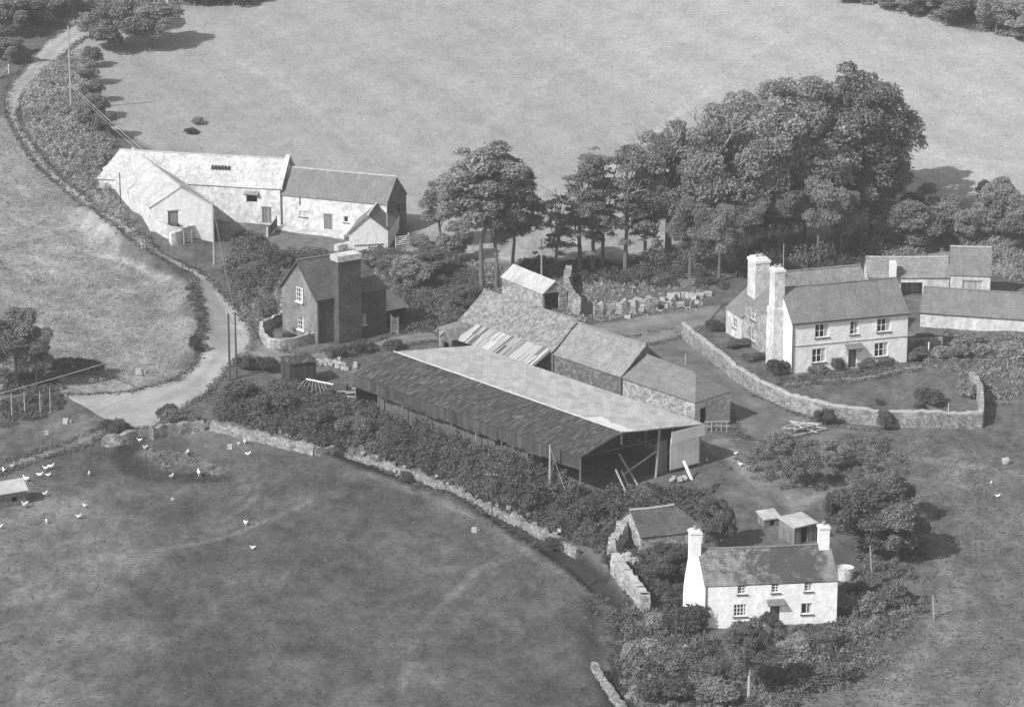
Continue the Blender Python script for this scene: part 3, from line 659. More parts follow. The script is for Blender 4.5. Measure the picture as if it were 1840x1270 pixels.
# ---------------------------------------------------------------- white barn range
ZW=3.0; hw=2.55
wa,wb,wc=E(269,373,ZW+hw),E(381,367,ZW+hw),E(196,311,ZW+hw)
ln=np.hypot(*(wc-wa)[:2]); dv=(wc-wa)[:2]/ln; Wd=dv*(ln+3.0)
wing=[wa[:2],wb[:2],wb[:2]+Wd,wa[:2]+Wd]
wr,_,_=house('gabled_barn','low whitewashed barn with pale roof, its gable towards the overhead pole','barn',wing,ZW,hw,2.35,M['wash'],M['pale_roof'],'y',.15,.08,
  holes={0:[('door',.37,-.1,1.25,2.05,{'m':M['plank']})]},wall_mats={0:M['cwash']},found=3.4)  # gable front gets brighter limewash, sunlight put into the colour
m=MB(); a,b=wa,wb; d=(b-a)[:2]/np.hypot(*(b-a)[:2]); n_=np.array([d[1],-d[0]])
for u in (.30,.42):
    p=wa[:2]+d*7.6*u+n_*.35; m.lathe(v3(p,ZW-.3),[(.3,0),(.32,.75),(.22,.78)],9,True)
tag(m.build('milk_churns',M['iron'],wr),'dark churns standing by the door')
# long barn
ZL=.7; hl=4.7
la,lb=E(345,329,ZL+hl),E(503,338,ZL+hl)
d=(lb-la)[:2]/np.hypot(*(lb-la)[:2]); la=np.r_[lb[:2]-d*24.0,0]; lgR=rect(la,lb,7.2)
lr,_,rg=house('long_barn','long whitewashed stone barn with pale mossy roof and small dark hatch','barn',lgR,ZL,hl,2.9,M['wash'],M['pale_roof'],'x',.2,.05,hip=(1.6,0),
  holes={0:[('open',.845,2.7,1.4,1.0),('door',.925,.1,1.2,2.0)]},sag=.15,jit=.02)
# hatch boards, hood, raised coped gable, roof lights
def along(R,u,k=0): A,B=np.asarray(R[0]),np.asarray(R[1]); d=(B-A)/np.hypot(*(B-A)); n=np.array([d[1],-d[0]]); return A+(B-A)*u+n*k,d,n
p,d,n_=along(lgR,.845,-.6); m=MB(); m.cbox(v3(p,ZL+2.55),1.6,.1,1.3,math.atan2(d[1],d[0])); m.build('hatch_back',M['dark'],lr)
p,d,n_=along(lgR,.845,0); D3=np.r_[d,0]; N3=np.r_[n_,0]
m=MB(); q=v3(p,ZL+3.75); m.slab(q-D3*.95+N3*.55,q+D3*.95+N3*.55,q+D3*.95-N3*.9+[0,0,.95],q-D3*.95-N3*.9+[0,0,.95],.1); m.build('hatch_hood',M['mottled'],lr)
m=MB(); A,B=lgR[1],lgR[2]; mid=(A+B)/2; e=-d
for s,t in ((A,mid),(mid,B)):
    s3,t3=v3(s,ZL+hl-.25 if s is A else ZL+hl+3.1),v3(t,ZL+hl+3.1 if t is mid else ZL+hl-.25); ww=np.r_[d,0]*.55
    m.box(s3-ww*.5,ww,t3-s3,np.array([0,0,.42]))
m.build('coped_gable',M['wash'],lr)
m=MB()
for i in range(6):
    p,d,n_=along(lgR,.60+.018*i,-1.7); q=v3(p,ZL+hl+1.52); m.box(q,np.r_[d,0]*.24,-np.r_[n_,0]*.5+np.array([0,0,.4]),np.array([0,0,.06])+np.r_[n_,0]*.05)
m.build('roof_light',M['dark'],lr)
# slate barn
ZS=.5; hs_=4.1
sa=lgR[1]; sb=E(694,367,ZS+hs_)[:2]; slR=rect(sa+d*.3,sb,6.2)
sr,_,_=house('slate_barn','whitewashed barn with plain grey slate roof joined to the long barn','barn',slR,ZS,hs_,2.75,M['wash'],M['slate'],'x',.15,.1,
  holes={0:[('window',.20,1.5,1.15,.75,{'nx':2,'ny':1,'pane':M['blind'],'m':M['wash']}),('door',.44,.1,1.2,2.0),('window',.615,1.3,.75,.8,{'nx':1,'ny':1})],1:[('open',.62,1.2,.9,2.0)]},wall_mats={1:M['stone_dark']},ridge_m=M['ridge'])
p,d,n_=along(slR,.17,.0); m=MB(); m.tube(v3(p+n_*.08,ZS+3.0),v3(p+n_*.08,ZS+hs_),.06); m.build('downpipe',M['iron'],sr)
p,d,n_=along(slR,.33,1.2); m=MB(); m.cbox(v3(p,ZS-.6),9.5,2.2,.85,math.atan2(d[1],d[0])); m.build('loading_platform',M['wash2'],sr)
# small outhouse by the gate
ZO=.3; ho=2.3
oa,ob=E(627,417,ZO+ho),E(697,413,ZO+ho); ov_=E(685,354,ZO+ho+1.95)[:2]-(oa+ob)[:2]/2; oR=[oa[:2],ob[:2],ob[:2]+ov_,oa[:2]+ov_]; print('outhouse',ov_)
orr,_,_=house('stone_outhouse','small whitewashed gabled outhouse with slate roof beside the white gate','outhouse',oR,ZO,ho,1.95,M['cwash'],M['slate'],'y',.2,.15,ridge_m=M['cap'])
m=MB(); p=oR[0]+(oR[1]-oR[0])*.5; dd=(oR[1]-oR[0])/np.hypot(*(oR[1]-oR[0])); m.cbox(v3(p+np.array([dd[1],-dd[0]])*.03,ZO+.55),3.6,.12,.1,math.atan2(dd[1],dd[0])); m.build('ledge',M['stone'],orr)
# low sties and yard walls by the gabled barn
stone_wall('yard_wall','pale limewashed yard wall under the gabled barn',[(276,412),(300,428),(330,432),(372,425)],1.5,.45,M['wash2'])
stone_wall('pigsty_wall','short stump of white wall beside the lane, below the gabled barn',[(306,438),(318,436),(330,428)],1.3,.7,M['wash'])
stone_wall('gate_pier','squat whitewashed gate pier left of the hurdle gate in the yard',[(479,424),(482,424)],1.1,.4,M['wash'],cat='pier')
def gate(name,label,a,b,h,mat,bars=4,group=None,brace=True):
    A,B=G(*a),G(*b); root=thing(name,label,'gate',(A+B)/2,group); Z=np.array([0,0,1.0])
    for q in (A,B):
        m=MB(); m.tube(q-Z*.4,q+Z*(h+.25),.10,.08,6); m.build('gatepost',mat,root)
    m=MB()
    for k in range(bars): z=.2+(h-.25)*k/(bars-1); m.tube(A+Z*z,B+Z*z,.055,.055,5)
    if brace: m.tube(A+Z*.2,B+Z*(h-.05),.05,.05,5)
    m.tube(A+Z*.2,A+Z*h,.06,.06,5); m.tube(B+Z*.2,B+Z*h,.06,.06,5); m.build('gate_leaf',mat,root); return root
gate('field_gate','white barred field gate to the right of the slate roofed outhouse',(711,444),(734,440),1.25,M['white'],5)
m=MB()
gate('hurdle_gate','dark boarded yard hurdle standing open in front of the long barn',(484,426),(497,410),1.3,M['wood_dk'],9,brace=False)
gate('pen_gate','grey slatted pen gate beside the stub of white wall near the lane',(331,438),(345,436),1.3,M['wood'],6,brace=False)
# ---------------------------------------------------------------- brick house
ZB=.05
bl=G(508,592)[:2]; br_=G(571,618)[:2]; bs=E(697,514,ZB+5.2)[:2]; bd=(bs-br_); bd=bd/np.hypot(*bd)*8.9
BR=[bl,br_,br_+bd,bl+bd]
hr,_,rg=house('brick_house','tall dark brick house with huge chimney breast and steep slate roof','house',BR,ZB,5.2,3.55,M['brick'],M['slate_dk'],'y',.28,.3,hip=(1.9,0),
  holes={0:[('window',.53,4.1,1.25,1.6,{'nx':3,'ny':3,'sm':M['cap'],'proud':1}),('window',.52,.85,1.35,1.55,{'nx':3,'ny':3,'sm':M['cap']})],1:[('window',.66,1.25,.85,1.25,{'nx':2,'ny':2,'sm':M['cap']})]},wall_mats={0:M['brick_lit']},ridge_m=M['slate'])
sd=bd/8.9; sn=np.array([sd[1],-sd[0]]); ang=math.atan2(sd[1],sd[0])
cb=br_+sd*3.55+sn*.35
chimney(hr,cb,ang,2.9,1.5,ZB-.8,9.2,M['brick'],M['stone_light'],0,'chimney',.65)
m=MB(); f=br_-bl; 
for s in (0,1):
    a=v3(bl if s==0 else br_,ZB+5.2)+np.r_[-sd*.32,0]; t=v3((bl+br_)/2,ZB+8.75)+np.r_[-sd*.32,0]; o=(a-t)*.09; m.box(a+o-[0,0,.16],t-a-o,np.r_[sd*.06,0],np.array([0,0,.26]))
m.build('bargeboard',M['wood_dk'],hr)
m=MB(); q=br_+sn*.08+sd*.1; m.tube(v3(q,ZB),v3(q,ZB+5.1),.06); m.build('downpipe',M['iron'],hr)
# open lean-to store and door at the rear end
ea=br_+sd*9.0-sn*.3; eR=[ea,ea+sd*2.7,ea+sd*2.7-sn*2.6,ea-sn*2.6]
house('coal_store','open fronted lean-to store with pale tin roof behind the brick house','shed',eR,ZB,3.3,0,M['brick'],M['tin'],mono=(2.5,3.2),open_sides=(0,),ov=.4)
gate('yard_door','plank yard door with a white post beside the lean-to store',(703,598),(716,602),1.9,M['plank'],9,brace=False)
stone_wall('front_garden_wall','low pale wall wrapped round the small garden of the brick house',[(508,578),(486,590),(466,598),(478,622),(492,630),(530,625),(566,614)],1.0,.4,M['stone_pale'],M['ridge'])
stone_wall('outhouse_stub','pale broken wall stub on the verge behind the brick house',[(604,452),(622,450),(640,446)],.9,.9,M['wash2'])
# ---------------------------------------------------------------- hay shed
ZH=-.7; e1=3.55
n0,f0=E(1042,819,e1),E(638,672,e1); best=None
for zr in np.arange(4.2,6.6,.05):
    n1=E(1116,775,zr); c=abs(np.dot((f0-n0)[:2],(n1-n0)[:2]))
    if best is None or c<best[0]: best=(c,zr)
zr=best[1]; n1=E(1116,775,zr); f1=E(715,630,zr)
side=(f0-n0)[:2]; LS=np.hypot(*side); sd_=side/LS; cr_=np.array([sd_[1],-sd_[0]]);
if np.dot(cr_,(n1-n0)[:2])<0: cr_=-cr_
w1=float(np.dot((n1-n0)[:2],cr_))
best=None
for ze in np.arange(2.0,zr,.05):
    n2=E(1259,760,ze); c=abs(np.dot(side,(n2-n0)[:2]))
    if best is None or c<best[0]: best=(c,ze)
ze2=best[1]; n2=E(1259,760,ze2); w2=float(np.dot((n2-n0)[:2],cr_)); LS2=LS
print('shed',LS,'ridge',zr,'half',w1,'right',w2,ze2,'far ridge len',np.hypot(*(f1-n1)[:2]))
O=n0[:2]
def S(u,c,z): q=O+sd_*u+cr_*c; return np.array([q[0],q[1],z])
shed=thing('hay_shed','long open ended hay shed, left roof slope rusty dark and right slope pale sheet','shed',S(LS/2,w1,ZH))
m=MB(); m.slab(S(-.25,-.15,e1-.05),S(LS+.2,-.15,e1-.05),S(LS+.2,w1,zr),S(-.25,w1,zr),.06,30,5,.014,.0); o=m.build('roof',M['tin_dk'],shed); o['label']='dark rusted and mossy roof slope'
m=MB(); m.slab(S(-.25,w1,zr),S(LS+.2,w1,zr),S(LS+.2,w2+.15,ze2),S(-.25,w2+.15,ze2),.06,30,5,.014,.0); o=m.build('roof',M['tin'],shed); o['label']='pale sheeted roof slope'
m=MB(); m.slab(S(-.28,w1*1.02,zr-.0+.05),S(5.6,w1*1.02,zr+.05),S(5.6,w1*1.62,zr-.05+(ze2-zr)*.32*w1/(w2-w1)*1.9),S(-.28,w1*1.62,zr-.05+(ze2-zr)*.32*w1/(w2-w1)*1.9),.04,6,2,.006); m.build('new_roof_sheet',M['tin_white'],shed)
m=MB(); m.path([S(u,w1,zr+.05+RNG.normal(0,.012)) for u in np.linspace(-.25,LS+.2,24)],.09,6); m.build('ridge_capping',M['tin'],shed)
m=MB(); 
for k in (.36,.68): m.path([S(u,w1*k,e1+(zr-e1)*k+.03) for u in np.linspace(0,LS,20)],.04,4)
m.build('sheet_lap',M['wood_dk'],shed)
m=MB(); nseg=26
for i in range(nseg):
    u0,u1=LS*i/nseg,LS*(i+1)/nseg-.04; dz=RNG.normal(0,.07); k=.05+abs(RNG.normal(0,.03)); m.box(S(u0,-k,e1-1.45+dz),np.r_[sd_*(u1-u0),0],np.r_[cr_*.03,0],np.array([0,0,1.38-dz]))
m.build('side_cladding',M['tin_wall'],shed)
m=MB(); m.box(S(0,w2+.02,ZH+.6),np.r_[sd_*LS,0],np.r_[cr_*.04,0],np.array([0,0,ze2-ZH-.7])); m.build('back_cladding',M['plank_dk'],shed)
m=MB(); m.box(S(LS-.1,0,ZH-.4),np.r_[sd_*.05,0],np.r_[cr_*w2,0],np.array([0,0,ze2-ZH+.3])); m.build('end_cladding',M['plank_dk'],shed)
for i in range(10):
    u=LS*i/9; h0=zg(*S(u,0,0)[:2])-.5
    m=MB(); m.tube(S(u,.08,h0),S(u,.08,e1-.1),.10,.09,6); m.build('post',M['plank'],shed)
    if i%1==0:
        m=MB(); m.tube(S(u,w2-.15,h0),S(u,w2-.15,ze2-.15),.11,.1,6); m.build('post',M['wood'],shed)
        m=MB(); m.tube(S(u,.1,e1-.12),S(u,w1,zr-.14),.07,.07,5); m.tube(S(u,w1,zr-.14),S(u,w2-.1,ze2-.14),.07,.07,5); m.tube(S(u,.1,e1-.2),S(u,2*w1,e1-.25),.06,.06,5); m.build('roof_truss',M['wood_dk'],shed)
gz=lambda u,c: zg(*S(u,c,0)[:2])
m=MB(); m.tube(S(0,w1*1.86,gz(0,w1*1.86)-.3),S(0,w1*1.95,zr-.45),.14,.11,7); m.build('post',M['wood'],shed)
m=MB(); m.tube(S(0,w1*1.93,gz(0,w1)+3.0),S(.2,w1*1.1,gz(0,w1)+1.3),.09,.09,5); m.build('brace',M['wood'],shed)
m=MB(); m.tube(S(-.02,w1*1.0,zr-1.3),S(-.02,w1,zr-.1),.12,.12,6); m.build('king_post',M['wood'],shed)
m=MB(); m.tube(S(-.1,w1,zr-.08),S(-.1,w2,ze2-.08),.10,.10,5); m.build('rafter',M['wood'],shed)
c0=w1*1.0+(w2-w1)*.60
m=MB(); m.box(S(-.12,c0,ze2-3.95),np.r_[cr_*(w2-c0-.35),0],np.r_[-sd_*.05,0],np.array([0,0,3.3])); m.build('end_panel',M['tin_white'],shed)
m=MB(); m.box(S(-.2,c0+.1,ze2-1.25),np.r_[cr_*(w2-c0+.2),0],np.r_[-sd_*.05,0],np.array([0,0,1.2])); m.build('end_panel',M['tin_white'],shed)
m=MB(); m.box(S(-.08,c0+.1,gz(0,w2)-.2),np.r_[cr_*(w2-c0-.3),0],np.r_[sd_*.05,0],np.array([0,0,1.4])); m.build('plinth_boards',M['plank_dk'],shed)
m=MB(); m.box(S(.3,w1*1.9,gz(0,w1)-.2),np.r_[cr_*(c0-w1*1.9),0],np.r_[sd_*.05,0],np.array([0,0,3.9])); m.build('inner_boarding',M['plank'],shed)
# stacked hay inside, two bays
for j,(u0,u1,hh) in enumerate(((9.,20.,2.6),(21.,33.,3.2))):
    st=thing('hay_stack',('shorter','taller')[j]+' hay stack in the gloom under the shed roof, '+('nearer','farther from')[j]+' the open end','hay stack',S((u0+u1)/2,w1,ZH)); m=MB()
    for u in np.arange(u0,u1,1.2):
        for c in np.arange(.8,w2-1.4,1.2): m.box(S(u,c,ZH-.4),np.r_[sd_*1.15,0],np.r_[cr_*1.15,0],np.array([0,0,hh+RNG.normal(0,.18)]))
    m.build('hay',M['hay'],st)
# planks leaning against the open end
for j,(pa,pb,hh,lab) in enumerate((((1146,871),(1112,815),0,'longest pale pole propped at the open end of the hay shed'),((1126,887),(1106,843),0,'thick pale pole propped left of the longest one at the shed mouth'),((1134,884),(1117,845),0,'thin grey pole propped between two pale poles at the shed mouth'))):
    A=G(*pa); q=G(*pa)+np.r_[sd_*.4,0]; B=E(*pb,A[2]+2.9 if j==0 else A[2]+2.1); m=MB(); m.tube(A,B,(.11,.11,.06)[j],(.10,.10,.05)[j],6)
    tag(m.build('pole',M['wood'] if j<2 else M['plank']),lab,'pole','poles propped at the shed mouth')
A=G(1240,862); m=MB(); m.box(A,np.array([.28,.1,0]),np.array([.05,.1,0]),np.array([-.75,1.0,1.6])); tag(m.build('board',M['white']),'short white board leaning under the corrugated end panel of the shed','board')
A=G(1212,862); m=MB()
for k in range(7): rock_geo(m,A+np.array([RNG.normal(0,.55),RNG.normal(0,.5),.12+.1*abs(RNG.normal())]),.3)
tag(m.build('rubble_heap',M['rock']),'small heap of pale rubble below the corrugated end panel','rubble heap')
# ---------------------------------------------------------------- stone barn range behind the shed
ZR=0.0
ra,rb,rc=E(871,521,6.3),E(1042,574,6.3),E(1160,621,5.9)
rd=(rc-ra)[:2]; RLn=np.hypot(*rd); rd=rd/RLn; rn=np.array([rd[1],-rd[0]]);   # towards the shed
if rn[1]>0: rn=-rn
def Rg(u,k): return ra[:2]+rd*u+rn*k
uB=float(np.dot((rb-ra)[:2],rd))
print('range',RLn,uB)
R1=[Rg(0,3.4),Rg(uB,3.4),Rg(uB,-3.4),Rg(0,-3.4)]
r1,_,_=house('stone_barn','old stone barn with blotched lichened roof and striped patched eaves strip','barn',R1,ZR,3.5,2.75,M['stone'],M['tile'],'x',.2,.1,sag=.2,jit=.03,holes={3:[('open',.72,.6,.8,1.4)]},ridge_m=M['tile'])
m=MB(); a=Rg(2.8,3.3); b=Rg(uB-.2,3.3); m.slab(v3(Rg(2.2,5.9),2.25),v3(Rg(uB-.1,5.9),2.25),v3(b,3.6),v3(a,3.6),.08,18,2,.02); o=m.build('eaves_strip',M['patch'],r1)
R2=[Rg(uB+.15,3.3),Rg(RLn,3.3),Rg(RLn,-3.3),Rg(uB+.15,-3.3)]
r2,_,_=house('tiled_byre','middle stone byre with even mottled roof between patched barn and hipped slate byre','barn',R2,ZR,3.2,2.75,M['stone_dark'],M['mottled'],'x',.15,.1,sag=.1,jit=.02,ridge_m=M['mottled'])
za=E(1249,722,3.1)[:2]; zb=E(1313,702,3.1)[:2]
R3=[Rg(RLn+.15,3.2),za,zb,Rg(RLn+.15,-3.4)]
r3,_,_=house('hipped_byre','hipped slate byre at the yard end of the stone range, doorway in its end wall','barn',R3,ZR,3.1,1.75,M['stone_pale'],M['slate'],'x',.15,.05,hip=(0,2.6),wall_mats={1:M['stone_light']},holes={1:[('open',.24,-.3,1.0,2.5)]},ridge_m=M['slate'])  # end wall takes a lighter stone: sunlight on that face painted in
c3=sum(R3)/4; m=MB(); q=za*.66+zb*.34; m.cbox(v3(q*.75+c3*.25,ZR-.3),2.6,.15,2.9,math.atan2(*(zb-za)[::-1])); m.build('dark_interior',M['dark'],r3)
# porch and lower end of the range
pa=E(832,606,1.0)[:2]; pR=rect(pa,pa+rd*2.0,2.2)
house('barn_porch','tiny dark porch with pitched roof on the far end of the patched stone barn','porch',[Rg(.6,6.6),Rg(2.6,6.6),Rg(2.6,3.6),Rg(.6,3.6)],ZR,2.4,.8,M['stone_dark'],M['mottled'],'y',.15,.15,holes={0:[('open',.5,0,.9,1.9)],3:[('open',.5,.2,.9,1.6)]},ridge=False)
house('lean_to_sty','low lean-to stone sty with dark opening at the lane end of the stone barn','shed',[Rg(-3.2,3.9),Rg(-.1,3.9),Rg(-.1,-2.6),Rg(-3.2,-2.6)],ZR,2.0,0,M['stone_pale'],M['mottled'],mono=(1.9,2.5),holes={3:[('open',.72,.3,1.8,1.1)],0:[('open',.4,.2,1.3,1.2)]},ov=.15)
# light roofed cart shed
ka,kb=E(902,497,2.2),E(975,527,2.2); kc=E(1019,521,2.2); kR=[ka[:2],kb[:2],kc[:2],ka[:2]+(kc-kb)[:2]]
k,_,_=house('cart_shed','small cart shed with pale tin roof and one dark open end','shed',kR,.1,2.1,1.25,M['stone_pale'],M['tin'],'x',.15,.15,holes={1:[('open',.38,-.2,1.9,2.2)]},ridge=False)
# ruined walls and tumbled stone east of the cart shed
stone_wall('ruined_wall','curved ruined stone wall with a dark low doorway beside the cart shed',[(1022,505),(1018,535),(1030,560),(1048,566)],2.0,.8,M['stone'],jit=.2)
stone_wall('sunken_wall','low crumbling wall of the mound, right of the dark doorway',[(1066,568),(1090,565),(1130,562),(1180,556)],1.3,.7,M['stone_pale'],jit=.2)
A,B=G(1046,566),G(1068,568); m=MB(); m.box(A-[0,0,.2],B-A,np.array([0,.4,0]),np.array([0,0,1.7])); o=m.build('mound_doorway',M['dark']); tag(o,'dark doorway set into the grassy mound near the cart shed','doorway')
blk=[(1133,547,.5),(1147,543,.55),(1160,546,.45),(1176,552,.62),(1190,540,.4),(1201,546,.35),(1206,537,.6),(1216,533,.5),(1231,534,.62),(1243,536,.6),(1224,552,.62),(1236,556,.4),(1150,560,.5),(1128,573,.5),(1258,533,.5),(1272,531,.55),(1252,545,.35),(1196,553,.35),(1112,560,.4),(1139,553,.4),(1166,537,.4),(1186,561,.3)]
for px,py,r in blk:
    p=G(px,py); m=MB(); rock_geo(m,p+[0,0,r*.3],r*1.15,.8); tag(m.build('stone_block',M['rock']),'pale stone block among those tumbled along the bank by the yard track','stone','pale stone blocks along the bank')
# ---------------------------------------------------------------- farmhouse
ZF=-.1; hf=5.6
fa,fb,fc=E(1424,581,ZF+hf),E(1632,562,ZF+hf),E(1349,558,ZF+hf)
fd=(fb-fa)[:2]/np.hypot(*(fb-fa)[:2]); FD=(fc-fa)[:2]; FDl=np.hypot(*FD); fdn=np.array([-fd[1],fd[0]])
print('farm',np.hypot(*(fb-fa)[:2]),FDl,math.degrees(math.atan2(FD[1],FD[0])-math.atan2(fd[1],fd[0])))
FR_=rect(fa,fb,min(FDl,6.6)); fw=dict(m=M['white'])
fh,_,frg=house('farmhouse','cream two storey farmhouse with big slate roof, four wide windows and hooded door','house',FR_,ZF,hf,3.0,M['render'],M['slate'],'x',.2,.06,sag=.03,ridge_m=M['slate'],
 holes={0:[('window',.255,3.75,1.6,1.5,{'nx':3,'ny':2}),('window',.535,3.75,1.0,1.5,{'nx':2,'ny':3}),('window',.79,3.75,1.6,1.5,{'nx':3,'ny':2}),('window',.235,1.0,1.6,1.55,{'nx':3,'ny':2}),('window',.775,1.0,1.6,1.55,{'nx':3,'ny':2}),('door',.525,.05,.95,2.15,{'m':M['wood_dk']})]})
def fp(u,k): return FR_[0]+fd*u+np.array([fd[1],-fd[0]])*k
LF=np.hypot(*(FR_[1]-FR_[0])); n3=np.r_[fd[1],-fd[0],0]; d3=np.r_[fd,0]
m=MB(); m.box(v3(fp(.02,.05),ZF+2.95),d3*(LF-.04),-n3*.06,np.array([0,0,.09])); m.build('string_course',M['stone'],fh)
m=MB(); q=v3(fp(LF*.525,0),ZF+2.35); m.slab(q-d3*.95+n3*.8,q+d3*.95+n3*.8,q+d3*.95-n3*.02+[0,0,.42],q-d3*.95-n3*.02+[0,0,.42],.1); m.build('door_hood',M['slate'],fh)
m=MB()
for s in (-.8,.8): m.tube(q+d3*s+n3*.7,q+d3*s+n3*.02-[0,0,.6],.05)
m.build('hood_bracket',M['wood'],fh)
m=MB(); q=fp(.05,.1); m.tube(v3(q,ZF-.3),v3(q,ZF+hf-.1),.06); m.build('downpipe',M['iron'],fh)
m=MB(); m.tube(v3(fp(-.1,.28),ZF+hf-.04),v3(fp(LF+.1,.28),ZF+hf-.04),.08); m.build('gutter',M['iron'],fh)
fang=math.atan2(fd[1],fd[0]); Dm=np.hypot(*(FR_[3]-FR_[0])); gm=(FR_[0]+FR_[3])/2
chimney(fh,gm-fd*.45,fang,1.15,1.5,ZF-.8,ZF+10.6,M['wash'],M['cap'],2,'chimney',.4,step=(ZF+6.6,1.28))
# gable end small windows and west ell
ell=[FR_[3]-fd*.25,FR_[3]+fd*5.2-fd*.25,FR_[3]+fd*4.95+fdn*6.0,FR_[3]-fd*.25+fdn*6.0]
house('farmhouse','','house',ell,ZF,5.1,2.6,M['wash2'],M['slate'],'y',.15,.06,root=fh,ridge=False,wall_mats={3:M['stone_pale']},
 holes={3:[('window',.38,3.3,1.5,1.3,{'nx':3,'ny':2}),('window',.40,.9,1.4,1.45,{'nx':3,'ny':2})]})
low=[FR_[3]-fd*.6+fdn*6.0,FR_[3]+fd*4.6+fdn*6.0,FR_[3]+fd*4.6+fdn*10.6,FR_[3]-fd*.6+fdn*10.6]
house('farmhouse','','house',low,ZF,3.0,2.2,M['wash2'],M['slate'],'y',.15,.06,root=fh,ridge=False,holes={3:[('window',.55,1.3,1.1,1.1,{'nx':2,'ny':2})]})
rr_=[fp(2.4,-Dm-2.4),fp(13.2,-Dm-2.4),fp(13.2,-Dm-8.6),fp(2.4,-Dm-8.6)]
house('farmhouse','','house',rr_,ZF,5.0,2.9,M['render'],M['mottled'],'x',.15,.06,root=fh,ridge=True,ridge_m=M['mottled'])
chimney(fh,FR_[3]+fd*.95+fdn*5.2,fang,1.7,2.2,ZF+4.0,ZF+9.5,M['wash'],M['cap'],2,'chimney',.5)
# garden wall with pale coping, lower return wall at the east
stone_wall('garden_wall','long curved stone garden wall with pale coping around the farmhouse lawn',[(1228,606),(1270,640),(1330,690),(1380,718),(1430,740),(1500,756),(1570,764),(1660,767),(1764,768)],1.55,.55,M['stone'],M['ridge'],jit=.05)
stone_wall('garden_return_wall','tall pale return wall at the right end of the farmhouse lawn',[(1762,766),(1764,735),(1755,705),(1745,676)],1.7,.5,M['stone_pale'],hprof=[1.5,2.0,1.6,.6])
stone_wall('side_garden_wall','short stone wall with dark door beside the right end of the farmhouse',[(1634,640),(1660,638),(1692,634)],1.9,.4,M['stone'])
A=G(1652,643); m=MB(); m.cbox(A-[0,.12,0],1.0,.12,2.0,.1); tag(m.build('garden_door',M['wood_dk']),'dark plank door in the short wall right of the farmhouse','door')
A=G(1668,645); post('gate_post','white painted post beside the dark garden door',A,1.9,.10,M['white'])
# ---------------------------------------------------------------- outbuildings at the right
xa,xb=E(1560,497,2.6),E(1706,497,2.6); XR=rect(xa,xb,4.6)
x1,_,_=house('open_byre','long open fronted byre with mottled roof behind the farmhouse','shed',XR,.2,2.4,1.7,M['wash2'],M['mottled'],'x',.2,.1,holes={0:[('open',.54,-.2,2.5,1.9)]},sag=.12,jit=.02,ridge_m=M['ridge'])
m=MB(); q=XR[0]*.46+XR[1]*.54; ax=math.atan2(*(XR[1]-XR[0])[::-1]); m.cbox(v3(q+np.array([0,1.8]),0),3.5,.1,2.4,ax); m.build('back_boarding',M['plank_pale'],x1)
m=MB(); q=XR[0]*.70+XR[1]*.30; m.cbox(v3(q,2.3),.75,1.1,2.1,ax); o=m.build('chimney',M['cap'],x1)
ta,tb=E(1708,493,2.9),E(1780,495,2.9); TR=rect(ta,tb,5.4)
house('coach_house','taller slate roofed coach house with pale boarded front at the end of the byre','outbuilding',TR,.2,2.7,2.6,M['wash2'],M['slate'],'x',.15,.1,holes={0:[('door',.55,-.1,2.2,2.1,{'m':M['plank_pale']})]},ridge_m=M['ridge'])
ya,yb=E(1654,559,1.7),E(1846,572,1.7); YR=rect(ya,yb,6.0)
house('long_low_shed','long low white walled shed with grey roof running out of the picture','shed',YR,-.1,1.8,2.0,M['wash2'],M['slate'],'x',.25,.12,sag=.1,ridge_m=M['slate'])
# ---------------------------------------------------------------- white cottage
ca,cb2=G(1266,1128),G(1503,1118); ZC=(ca[2]+cb2[2])/2; CR=rect(ca,cb2,5.6,-.35)
ch,_,_=house('white_cottage','bright white two storey cottage with dark moss on its slate roof','cottage',CR,ZC,3.9,2.25,M['cwash'],M['slate_moss'],'x',.12,.06,sag=.10,jit=.012,ridge_m=M['slate'],
 holes={0:[('window',.278,2.98,.8,.86,{'nx':2,'ny':3}),('window',.531,2.98,.72,.82,{'nx':2,'ny':3}),('window',.780,2.98,.72,.82,{'nx':2,'ny':3}),('window',.268,.95,1.15,1.1,{'nx':4,'ny':3}),('window',.772,.9,1.0,1.0,{'nx':2,'ny':1}),('door',.53,-.1,.85,1.9,{'m':M['wood_dk']})]})
cdv=(CR[1]-CR[0])/np.hypot(*(CR[1]-CR[0])); cn=np.array([cdv[1],-cdv[0]]); cang=math.atan2(cdv[1],cdv[0]); LC=np.hypot(*(CR[1]-CR[0]))
gl=(CR[0]+CR[3])/2; gr=(CR[1]+CR[2])/2
m=MB(); q0=gl-cdv*.5; c4=lambda z,sx,sy,off: [v3(q0+cdv*(off+a*sx/2)+np.array([-cdv[1],cdv[0]])*b*sy/2,z) for a,b in ((-1,-1),(1,-1),(1,1),(-1,1))]
lv_=[c4(ZC-.8,1.15,2.3,0),c4(ZC+2.2,1.1,2.2,0),c4(ZC+3.6,1.0,1.8,.05),c4(ZC+5.4,.9,1.05,.2)]
for a,b in zip(lv_[:-1],lv_[1:]):
    for k in range(4): m.face([a[k],a[(k+1)%4],b[(k+1)%4],b[k]])
m.face(lv_[-1]); m.build('chimney_breast',M['cwash'],ch)
chimney(ch,gl-cdv*.30,cang,.95,1.0,ZC+4.5,ZC+7.75,M['cwash'],M['cap'],1,'chimney',.3)
chimney(ch,gr-cdv*.55,cang,.9,.85,ZC+5.4,ZC+7.75,M['cwash'],M['cap'],1,'chimney',.25)
q=CR[0]+cdv*LC*.53; m=MB(); Q=v3(q,ZC+2.0); D=np.r_[cdv,0]; K=np.r_[cn,0]; m.slab(Q-D*.75+K*.6,Q+D*.75+K*.6,Q+D*.75+[0,0,.4],Q-D*.75+[0,0,.4],.08); m.build('door_canopy',M['slate'],ch)
